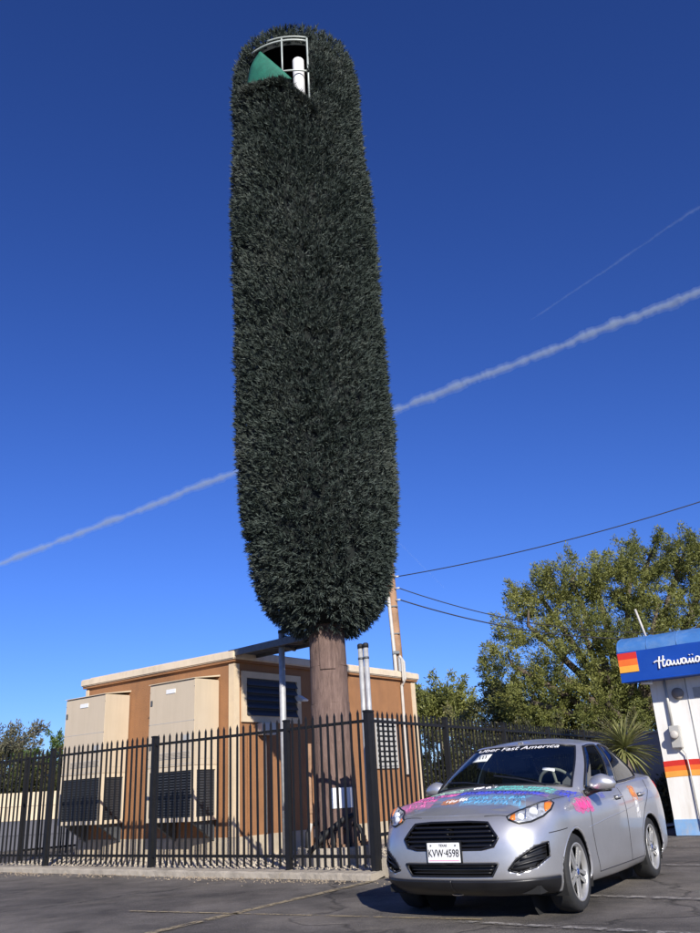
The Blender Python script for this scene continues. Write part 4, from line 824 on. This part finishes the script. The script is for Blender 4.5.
def border(mask_name, sgn):
    """closed outline of a glass zone, as grid points"""
    cells = [(i, j) for j in range(ga.shape[0] - 1) for i in range(ga.shape[1] - 1) if zone(i, j) == mask_name]
    i0, i1 = min(c[0] for c in cells), max(c[0] for c in cells) + 1; j0, j1 = min(c[1] for c in cells), max(c[1] for c in cells) + 1
    pts = [ga[j0, i] for i in range(i0, i1 + 1)] + [ga[j, i1] for j in range(j0 + 1, j1 + 1)] + [ga[j1, i] for i in range(i1 - 1, i0 - 1, -1)] + [ga[j, i0] for j in range(j1 - 1, j0, -1)]
    return [(p[0], p[1] * sgn, p[2]) for p in pts]
for nm, gm, part in (('windscreen', 'windscreen', 'windscreen'), ('back', 'side_glass', 'rear_window')):
    w_ = grid(ga, lambda q, i, j: zone(i, j) == nm).build(part, gm, car, True)
    rim = [p for p in border(nm, 1)]; n_in = [p for p in rim if abs(p[1]) > 1e-4]
    k0 = next(k for k, p in enumerate(rim) if abs(p[1]) < 1e-4)
    # half outline without the centre line, then mirrored
    half = [p for p in rim if not (abs(p[1]) < 1e-4 and 1e-3 < 0)]
    seq = [p for p in rim if abs(p[1]) > 1e-4]; start = max(range(len(seq)), key=lambda k: (Vector(seq[k]) - Vector(seq[k - 1])).length); seq = seq[start:] + seq[:start]
    MB().tube(seq, 0.011, 6).tube([(p[0], -p[1], p[2]) for p in seq], 0.011, 6).build('window_seal', 'car_black', w_, True)
for sg in (1, -1):
    for nm, part in (('front', 'front_window'), ('rear', 'rear_door_window')):
        mbw = grid(ga, lambda q, i, j: zone(i, j) == nm, mirror=False)
        if sg < 0: mbw.v = [(p[0], -p[1], p[2]) for p in mbw.v]
        if sg > 0 and nm == 'front':        # wound down: only the seal and a strip of glass stay
            mbw = grid(ga, lambda q, i, j: zone(i, j) == nm and (j < T0 + 5 or i < gb[4] - 2), mirror=False)
        w_ = mbw.build(part, 'side_glass', car, True); rim = border(nm, sg); rim.append(rim[0]); MB().tube(rim, 0.013, 6).build('window_seal', 'car_black', w_, True)
    # blacked-out door posts between the windows
    mbp = grid(ga, lambda q, i, j: (gb[5] - 4 <= i < gb[5] + 1) and T0 - 1 <= j < T1, mirror=False); mbp.v = [(p[0], (p[1] + .004) * sg, p[2]) for p in mbp.v]; mbp.build('door_post', 'car_gloss_black', car, True)
# surface projection helpers
def hit(o_, d, tree=None, off=0.0):
    tr_ = tree or bvh; loc, nr, _, _ = tr_.ray_cast(Vector(o_), Vector(d).normalized())
    if loc is None: loc, nr, _, _ = tr_.find_nearest(Vector(o_) + Vector(d) * 1.0)
    if nr.dot(Vector(d)) > 0: nr = -nr
    return loc + nr * off
FR = (lambda a, b: ((2, a, b), (-1, 0, 0))); LS = (lambda a, b: ((a, 2, b), (0, -1, 0))); RS = (lambda a, b: ((a, -2, b), (0, 1, 0))); TP = (lambda a, b: ((a, b, 3), (0, 0, -1)))
def DG(sg): return lambda a, b: ((1.6 * .75 + a * 0 + .0 + .62 * 0 + 1.0, sg * (a + .45), b + 0.30), (-1.0, -sg * 0.30, -0.16))
def patch(poly, fn, off, name, m, parent, res=0.03, tree=None, th=0.006, smooth=True):
    bm = bmesh.new(); bm.faces.new([bm.verts.new((p[0], p[1], 0)) for p in poly])
    for ax in (0, 1):
        lo, hi = min(p[ax] for p in poly), max(p[ax] for p in poly); k = max(1, int((hi - lo) / res))
        for i in range(1, k):
            c = [0, 0, 0]; c[ax] = lo + (hi - lo) * i / k; nrm = [0, 0, 0]; nrm[ax] = 1
            bmesh.ops.bisect_plane(bm, geom=bm.verts[:] + bm.edges[:] + bm.faces[:], plane_co=c, plane_no=nrm)
    for v in bm.verts:
        o_, d = fn(v.co.x, v.co.y); v.co = hit(o_, d, tree, off)
    bmesh.ops.recalc_face_normals(bm, faces=bm.faces)
    mb = MB().bm(bm); o = mb.build(name, m, parent, smooth)
    if th: md = o.modifiers.new('s', 'SOLIDIFY'); md.thickness = th; md.offset = 0
    return o
def trace(lines, fn, r, name, m, parent, off=0.0, tree=None, step=0.03, n=5, close=False):
    mb = MB()
    for ln_ in lines:
        pts = []
        q = ln_ + [ln_[0]] if close else ln_
        for (a, b), (c, d) in zip(q[:-1], q[1:]):
            k = max(1, int(math.hypot(c - a, d - b) / step))
            for i in range(k): pts.append((a + (c - a) * i / k, b + (d - b) * i / k))
        pts.append(q[-1]); mb.tube([hit(*fn(*p), tree, off) for p in pts], r, n)
    return mb.build(name, m, parent, True)
# wheel arches: lip and inner liner
for xc in (0, AXR):
    for sg, fn in ((1, LS), (-1, RS)):
        arcp = [(xc + .345 * math.cos(a), .305 + .345 * math.sin(a)) for a in np.linspace(R(-18), R(198), 40)]
        trace([arcp], fn, 0.012, 'wheel_arch', 'car_silver', car, -0.009, step=0.05, n=8)
        mb = MB(); vs_ = []
        for a in np.linspace(R(-25), R(205), 30):
            for yy in (.50, .83): vs_.append((xc + .352 * math.cos(a), sg * yy, .305 + .352 * math.sin(a)))
        mb.add(vs_, [(2 * i, 2 * i + 2, 2 * i + 3, 2 * i + 1) for i in range(29)])
        mb.add([(xc + .37 * math.cos(a), sg * .50, .305 + .37 * math.sin(a)) for a in np.linspace(0, 2 * math.pi, 24, endpoint=False)], [tuple(range(24))]).build('arch_liner', 'car_under', car)
MB().box(-3.3, .60, -.70, .70, .20, .26).box(-3.2, -.62, -.745, .745, .26, .40).box(.30, .60, -.5, .5, .26, .70).box(-.9, -.45, -.70, .70, .40, .90).build('underbody', 'car_under', car)
# wheels
def wheel(xc, sg):
    w_ = MB(); yo = sg * .825; prof = [(.205, -.105), (.235, -.105), (.285, -.100), (.300, -.075), (.305, -.03), (.305, .03), (.300, .072), (.285, .095), (.250, .100), (.228, .095), (.212, .085)]
    e = empty('wheel', (xc, sg * .735, .305)); e.parent = car; e.rotation_euler = (R(-90) * sg, random.uniform(0, 1) if xc else 0.15, 0)
    e.rotation_euler = Matrix.Rotation(R(-90) * sg, 4, 'X').to_euler()
    ty = MB().lathe(prof, 48).build('tyre', 'tyre', e, True)
    MB().lathe([(.216, .07), (.217, .088), (.229, .094), (.226, .100), (.214, .097), (.204, .088), (.200, .055)], 48).build('rim', 'alloy', e, True)
    MB().lathe([(.202, .058), (.196, .02), (.192, -.1)], 40).build('barrel', 'car_under', e, True)  # barrel blackened, the shade of the wheel recess is in its colour
    MB().lathe([(0.0, -.03), (.17, -.03), (.196, -.05)], 32).build('shade_backing', 'car_under', e)  # black backing sheet that paints the shade between the spokes
    a_off = 0.31
    mb = MB()      # one spoke of a forked pair
    for s2 in (-1, 1):
        p0 = Vector((.040, s2 * .0175, .082)); p1 = Vector((.206, s2 * .034, .086)); wd0, wd1 = .0120, .0145
        d = (p1 - p0).normalized(); nn = d.cross(Vector((0, 0, 1))).normalized(); vs_ = []
        for p, w0 in ((p0, wd0), (p1, wd1)):
            vs_ += [p - nn * w0, p + nn * w0, p + nn * w0 * 1.2 - Vector((0, 0, .014)), p - nn * w0 * 1.2 - Vector((0, 0, .014))]
        mb.add(vs_, [(0, 1, 5, 4), (1, 2, 6, 5), (2, 3, 7, 6), (3, 0, 4, 7), (0, 3, 2, 1), (4, 5, 6, 7)])
    sp = mb.mesh('spoke', 'alloy')
    for k in range(5):
        o = bpy.data.objects.new('spoke', sp); COL.objects.link(o); o.parent = e; o.rotation_euler.z = a_off + k * 2 * math.pi / 5
    MB().lathe([(.052, .05), (.052, .074), (.046, .084), (.028, .087)], 28).build('hub', 'alloy', e, True)
    MB().lathe([(.026, .080), (.026, .088), (.020, .091), (0.0001, .092)], 20).build('hub_cap', 'badge_blue', e, True)
    for k in range(5): MB().tube([(.05 * math.cos(a_off + .63 + k * 1.2566), .05 * math.sin(a_off + .63 + k * 1.2566), .05), (.05 * math.cos(a_off + .63 + k * 1.2566), .05 * math.sin(a_off + .63 + k * 1.2566), .088)], .008, 6).build('wheel_nut', 'galv_dark', e)
for xc in (0, AXR):
    for sg in (1, -1): wheel(xc, sg)
# front face
gr = patch(GRU, FR, -.045, 'grille', 'car_black', car, 0.04)
trace([GRU], FR, .011, 'grille_surround', 'car_gloss_black', gr, .001, close=True, n=8)
for k in range(5):
    z = .572 + k * .036
    half = .40 + (z - .565) / .06 * .04 if z < .625 else .44 - (z - .625) / .117 * .095
    trace([[(-half + .012, z), (half - .012, z)]], FR, .0115, 'grille_bar', 'car_gloss_black', gr, -.006, n=8)
lg = patch(GRL, FR, -.05, 'lower_grille', 'car_black', car, 0.04); trace([GRL], FR, .009, 'grille_surround', 'car_black', lg, 0, close=True, n=6)
for z in (.368, .392, .416): trace([[(-.37 - (z - .345) * .6 + .02, z), (.37 + (z - .345) * .6 - .02, z)]], FR, .006, 'grille_bar', 'car_black', lg, -.012)
for sg in (1, -1):
    fp = [(p[0] * sg, p[1]) for p in FOG]
    fg = patch(fp, FR, -.035, 'fog_recess', 'car_black', car, .03); trace([fp], FR, .007, 'recess_surround', 'car_black', fg, .0, close=True, n=6)
    for k in range(3):
        z0 = .415 + k * .045; trace([[(sg * (.55 + k * .05), z0), (sg * .765, z0 + .045)]], FR, .008, 'recess_bar', 'car_black', fg, -.012)
# plate
pl = empty('number_plate', (.815, -.035, .525)); pl.parent = car; pl.rotation_euler = (R(90), 0, R(90))
MB().box(-.168, .168, -.092, .092, -.016, -.006, .004).build('plate_holder', 'car_black', pl)
MB().box(-.1525, .1525, -.076, .076, -.006, .001, .003).build('plate', 'plate_white', pl)
text_mb('KVW\u00b74598', .078, .0012).build('lettering', 'plate_ink', pl, loc=(0, -.006, .003)).scale = (.82, 1.05, 1)
text_mb('TEXAS', .026, .001).build('lettering', 'plate_ink', pl, loc=(0, .055, .003))
for xx in (-.115, .115): MB().tube([(xx, .055, 0), (xx, .055, .004)], .007, 8).build('plate_bolt', 'galv_dark', pl)
MB().box(-.14, .14, -.062, -.058, .0012, .002).build('plate_line', 'chalk_pink', pl)
# bonnet badge
bd = MB(); bd.add([(.062 * math.cos(a), .026 * math.sin(a), z) for z in (0, .008) for a in np.linspace(0, 2 * math.pi, 24, endpoint=False)], [tuple(range(24, 48))] + [(k, (k + 1) % 24, 24 + (k + 1) % 24, 24 + k) for k in range(24)])
q = hit((.668, 0, 3), (0, 0, -1), None, .003); bd.build('badge', 'chrome', car, loc=q + Vector((0.004, 0, 0.004)), rot=(R(30), 0, R(90)))
# headlights: swept-back clusters
HL = [(.445, .728), (.43, .752), (.52, .800), (.62, .845), (.73, .885), (.80, .900), (.825, .880), (.80, .825), (.735, .768), (.63, .718), (.53, .700)]
def HF(sg): return lambda a, b: ((2.2, sg * (a + (2.2 - .42) * .30), b + .22), (-1.0, -sg * .30, -.125))
for sg in (1, -1):
    fn = HF(sg); hp = [p for p in HL]
    hl = patch(hp, fn, .003, 'headlight', 'lamp_silver', car, .025, th=.004)
    patch(hp, fn, .016, 'lens', 'lamp_glass', hl, .025, th=0); trace([hp], fn, .0075, 'lamp_surround', 'car_black', hl, .006, close=True, n=6)
    for a, b, r_ in ((.545, .752, .032), (.65, .797, .040)):
        c = hit(*fn(a, b), None, .006); d = Vector((-1, -sg * .30, -.125)).normalized(); MB().tube([c, c - d * .012, c - d * .014], [r_, r_ * .86, r_ * .3], 18).build('lamp_bowl', 'lamp_bright', hl, True)
    for a in (.600, .705): trace([[(a - .02, .735 + (a - .6) * .5), (a - .012, .815 + (a - .6) * .42)]], fn, .006, 'lamp_divider', 'chrome', hl, .008, n=6)
    patch([(.745, .835), (.752, .880), (.795, .892), (.812, .878), (.792, .83), (.752, .80)], fn, .009, 'indicator', 'lamp_amber', hl, .02, th=.003)
    patch([(.452, .734), (.465, .760), (.50, .778), (.500, .725), (.475, .722)], fn, .009, 'indicator', 'lamp_amber', hl, .02, th=.003)
# bonnet, wing, door shut lines
trace([[(.655, -.30), (.62, -.50), (.50, -.66), (.20, -.735), (-.25, -.755), (-.42, -.70)], [(.655, .30), (.62, .50), (.50, .66), (.20, .735), (-.25, .755), (-.42, .70)]], TP, .004, 'bonnet_gap', 'seam', car, 0)
trace([[(-.40, .30), (.40, .22)], [(-.40, -.30), (.40, -.22)]], TP, .007, 'bonnet_crease', 'car_silver', car, -.005, n=8)
for sg, fn in ((1, LS), (-1, RS)):
    trace([[(-.56, .92), (-.50, .80), (-.47, .60), (-.52, .40), (-.58, .25)], [(-1.60, .97), (-1.60, .60), (-1.62, .25)], [(-2.66, .99), (-2.62, .88), (-2.35, .70), (-2.18, .52), (-2.10, .25)], [(-.58, .25), (-2.10, .25)]], fn, .005, 'door_gap', 'seam', car, -.001, step=.04)
    trace([[(-.40, .63), (-1.0, .68), (-1.8, .735), (-2.5, .79), (-3.0, .82)]], fn, .010, 'side_crease', 'car_silver', car, -.008, n=8)
    for xx in (-1.42, -2.30):
        hd_ = patch([(xx - .085, .825), (xx + .085, .822), (xx + .09, .862), (xx - .08, .865)], fn, .002, 'door_handle', 'seam', car, .03, th=.003)
        trace([[(xx - .105, .848), (xx + .10, .840)]], fn, .014, 'grip', 'car_silver', hd_, .022, n=8)
    for sgl in (1,): patch([(-3.28, .86), (-3.10, .90), (-3.06, .96), (-3.20, .985), (-3.40, .96)], fn, .004, 'tail_light', 'band_red', car, .03)
trace([[(.46, .64), (.20, .66)]], LS, .004, 'bumper_gap', 'seam', car, -.001)
# mirrors
for sg in (1, -1):
    e = empty('door_mirror', (-.62, .80, .955) if sg > 0 else (-.74, -.70, .96)); e.parent = car
    bm = bmesh.new(); bmesh.ops.create_uvsphere(bm, u_segments=24, v_segments=14, radius=1.0)
    for v in bm.verts:
        x, y, z = v.co; x = max(x, -.55); tp = 1 - .18 * max(0, y); v.co = (x * .085 * tp, sg * (.155 + y * .128), .045 + z * .078 * tp - .012 * abs(y))
    MB().bm(bm).build('mirror_shell', 'car_silver', e, True)
    MB().box(-.052, -.046, sg * .155 - .10, sg * .155 + .10, -.01, .095, .002).build('mirror_glass', 'chrome', e)
    MB().tube([(.0, sg * -.02, -.045), (.0, sg * .06, -.02), (-.005, sg * .12, -.008)], [.035, .030, .028], 10).box(-.06, .06, sg * .10 - .09, sg * .10 + .13, -.035, -.012, .01).build('mirror_foot', 'car_black', e, True)
# cabin
def cabin(name, m, mbx): return mbx.build(name, m, car)
cabin('dashboard', 'dash', MB().box(-.95, -.52, -.66, .66, .70, .965, .03).box(-.60, -.40, -.55, .55, .80, .98, .02))
cabin('cabin_floor', 'car_under', MB().box(-2.95, -.6, -.72, .72, .41, .46).box(-3.0, -2.6, -.66, .66, .46, 1.03).box(-2.95, -.7, .74, .76, .41, .93).box(-2.95, -.7, -.76, -.74, .41, .93))
for yy in (.36, -.36):
    st_ = MB().box(-1.75, -1.25, yy - .24, yy + .24, .50, .62, .04).build('seat', 'seat_grey', car)
    bk = MB().add([(-1.62, yy - .23, .60), (-1.62, yy + .23, .60), (-1.78, yy + .23, .60), (-1.78, yy - .23, .60), (-1.82, yy - .19, 1.12), (-1.82, yy + .19, 1.12), (-1.93, yy + .19, 1.12), (-1.93, yy - .19, 1.12)], [(0, 1, 5, 4), (1, 2, 6, 5), (2, 3, 7, 6), (3, 0, 4, 7), (4, 5, 6, 7), (0, 3, 2, 1)]).build('backrest', 'seat_grey', st_)
    MB().box(-1.93, -1.84, yy - .12, yy + .12, 1.15, 1.31, .03).build('headrest', 'seat_grey', st_)
MB().box(-2.75, -2.30, -.6, .6, .50, .66, .04).box(-2.80, -2.62, -.6, .6, .66, 1.10, .04).build('rear_seat', 'seat_grey', car)
MB().lathe([(.185 + .016 * math.cos(a), .016 * math.sin(a)) for a in np.linspace(0, 2 * math.pi, 9)], 32).tube([(-.18, 0, 0), (.18, 0, 0)], .015, 6).tube([(0, 0, 0), (0, -.18, 0)], .015, 6).lathe([(0, .01), (.05, .01), (.05, -.02)], 16).build('steering_wheel', 'tan_cloth', car, True, loc=(-1.06, .36, .98), rot=(0, R(-62), 0))
MB().box(-1.20, -1.14, -.11, .11, 1.27, 1.335, .02).tube([(-1.14, 0, 1.34), (-1.05, 0, 1.385)], .01, 6).build('rear_view_mirror', 'car_black', car)
# papers and lettering on the windscreen
def onws(a, b, off): return hit((a, b, 3), (0, 0, -1), bvg, off)
patch([(-.93, -.26), (-.95, -.42), (-.80, -.44), (-.79, -.27)], TP, .003, 'paper', 'sticker_white', car, .05, bvg, th=.002)
for k in range(3): trace([[(-.84, -.30 - .035 * k), (-.90, -.315 - .035 * k)]], TP, .005, 'paper_mark', 'plate_ink', car, .006, bvg)
patch([(-.60, .40), (-.60, .52), (-.555, .53), (-.555, .41)], TP, .003, 'sticker', 'sticker_white', car, .05, bvg, th=.002)
tm = text_mb('Uber Fast America', .115, .0006); xs_ = [v[0] for v in tm.v]; wd = max(xs_) - min(xs_); nv = []
for (x, y, z) in tm.v:
    yy = (x - (max(xs_) + min(xs_)) / 2) / wd * .90; yy += y * .22; nv.append(onws(-1.0 - .16 * yy * yy - y * .86, yy, .005 + z))
tm.v = [tuple(p) for p in nv]; tm.build('windscreen_lettering', 'chalk_white', car)
# chalk scribbles
def scrib(a0, a1, b0, b1, rows, amp=None):
    """rows of joined-up scrawl inside a box (a along the car, b across)"""
    out = []; h_ = (a1 - a0) / rows
    for r_ in range(rows):
        b = b0 + random.uniform(0, .02); ln_ = []
        while b < b1:
            if random.random() < .08 and len(ln_) > 3: out.append(ln_); ln_ = []; b += .02
            ph = random.uniform(.5, 1.0); ln_.append((a0 + h_ * (r_ + .5 + (.42 * ph if len(ln_) % 2 else -.42 * ph)), b)); b += random.uniform(.012, .024)
        if len(ln_) > 1: out.append(ln_)
    return out
def chalk(box, rows, m, fn=TP, r=.0055): trace(scrib(*box, rows), fn, r, 'chalk_writing', m, car, .001, step=.05, n=4)
def rub(box, m, fn=TP, nm='chalk_rubbing'):
    a0, a1, b0, b1 = box; w_ = min(a1 - a0, b1 - b0) * .10; P_ = []
    for (p, q, k) in (((a0, b0), (a0, b1), 9), ((a0, b1), (a1, b1), 4), ((a1, b1), (a1, b0), 9), ((a1, b0), (a0, b0), 4)):
        for i_ in range(k): P_.append((p[0] + (q[0] - p[0]) * i_ / k + random.uniform(-w_, w_), p[1] + (q[1] - p[1]) * i_ / k + random.uniform(-w_, w_)))
    patch(P_, fn, .0022, nm, m, car, .04, th=0)
for box, m in (((-.30, -.04, -.63, -.20), 'rub_mint'), ((-.03, .15, -.66, -.20), 'rub_purple'), ((.14, .46, -.66, -.34), 'rub_pink'), ((-.33, -.07, .02, .64), 'rub_teal'), ((-.06, .14, -.22, .64), 'rub_blue'), ((.02, .13, .34, .67), 'rub_purple'), ((.15, .46, -.04, .58), 'rub_sky'), ((.24, .42, -.24, -.08), 'rub_orange')):
    rub(box, m)
chalk((-.27, -.06, -.60, -.22), 2, 'chalk_mint'); chalk((.0, .14, -.62, -.22), 1, 'chalk_pink'); chalk((.18, .44, -.62, -.36), 2, 'chalk_pink', r=.006)
chalk((-.34, -.20, -.20, .04), 1, 'chalk_white', r=.006); chalk((-.32, -.09, .06, .62), 2, 'chalk_teal', r=.006); chalk((-.04, .13, -.20, .60), 1, 'chalk_blue', r=.008)
chalk((.18, .44, -.02, .54), 2, 'chalk_sky', r=.007); chalk((.27, .40, -.22, -.10), 1, 'chalk_white', r=.006); chalk((.20, .34, -.12, .0), 1, 'chalk_white', r=.006)
def scr2(box, rows, m, r=.006): trace([[(q_[1], q_[0]) for q_ in l_] for l_ in scrib(*box, rows)], LS, r, 'chalk_writing', m, car, .0, step=.05, n=4)
LSq = lambda a, b: ((b, 2, a), (0, -1, 0))
rub((.755, .875, -.62, -.26), 'rub_hot', LSq); rub((.765, .845, -.40, -.12), 'rub_hot', LSq); scr2((.77, .86, -.58, -.20), 1, 'chalk_hot', .007)
rub((-.54, -.08, .64, .785), 'rub_blue'); trace(scrib(-.50, -.12, .66, .77, 2), TP, .007, 'chalk_writing', 'chalk_blue', car, .0, n=4)
rub((.855, .905, -1.06, -.92), 'rub_blue', LSq); rub((.80, .935, -2.18, -1.96), 'rub_orange', LSq); rub((.62, .82, -2.14, -2.0), 'rub_white', LSq); scr2((.82, .93, -2.12, -1.99), 1, 'chalk_orange', .006); scr2((.66, .80, -2.11, -2.03), 2, 'chalk_white', .005)
# aerial and wipers
for a, b in (((-.36, .50), (-.44, -.06)), ((-.34, -.08), (-.44, -.56))):
    MB().tube([hit((a[0], a[1], 3), (0, 0, -1), bvg, .012), hit(((a[0] + b[0]) / 2, (a[1] + b[1]) / 2, 3), (0, 0, -1), bvg, .014), hit((b[0] - .02, b[1], 3), (0, 0, -1), bvg, .012)], .009, 6).build('wiper', 'car_black', car)
MB().add([(-.30, y, .985 - .10 * y * y) for y in np.linspace(-.66, .66, 15)] + [(-.40 - .22 * abs(y) ** 2, y, 1.013 - .12 * y * y) for y in np.linspace(-.66, .66, 15)], [(i, i + 1, 16 + i, 15 + i) for i in range(14)]).build('cowl', 'car_black', car)

# ================================================================ CONTRAILS (thin ice cloud, far up)
def contrail(p0, p1, r0, r1, dens, label, lump=0.5, n=420):
    p0 = Vector(p0); d = Vector(p1) - p0; e = empty('contrail', p0); tag(e, label, 'contrail', 'contrails across the sky')
    side_ = d.normalized().cross(Vector((0, 0, 1))).normalized(); upv = d.normalized().cross(side_); cen = []; w_ = 0.0; q_ = 0.0
    for k in range(n + 1):
        w_ = 0.86 * w_ + random.gauss(0, 0.42); q_ = 0.80 * q_ + random.gauss(0, 0.34); cen.append((w_, q_))
    for nm, fr_, fd, lp in (('haze_halo', 1.6, 0.12, 0.55), ('cloud_mid', 0.95, 0.28, 0.7), ('cloud_core', 0.62, 0.45, 0.75)):
        m, t, b = nodes('ice_cloud_%d' % len(bpy.data.materials)); o_ = [k for k in t.nodes if k.type == 'OUTPUT_MATERIAL'][0]; t.nodes.remove(b)
        vol = N(t, 'ShaderNodeVolumePrincipled'); vol.inputs['Color'].default_value = (0.82, 0.94, 1, 1); vol.inputs['Density'].default_value = dens * fd; t.links.new(vol.outputs[0], o_.inputs['Volume'])
        pts = []; rs = []
        for k in range(n + 1):
            s_ = k / n; rr = r0 + (r1 - r0) * s_; taper = min(1, s_ * 12 + 0.1, (1 - s_) * 12 + 0.1)
            pts.append(d * s_ + upv * rr * 0.24 * cen[k][0]); rs.append(max(0.15, 1 + lump * lp * (cen[k][1] + 0.12 * random.gauss(0, 1))) * rr * fr_ * taper)
        MB().tube(pts, rs, 10).build(nm, m.name, e, True)
    return e
contrail((-4221, 7704, 1959), (3137, 4689, 3229), 22, 29, 0.020, 'broad lumpy white contrail slanting right across the sky behind the tower')
contrail((1535, 5860, 3509), (2661, 4100, 3481), 7, 12, 0.005, 'thin faint contrail high above the broad one', 0.4, 200)
contrail((372, 7661, 2274), (879, 7957, 1778), 8, 7, 0.006, 'short faint contrail beside the utility pole wires', 0.2, 60)
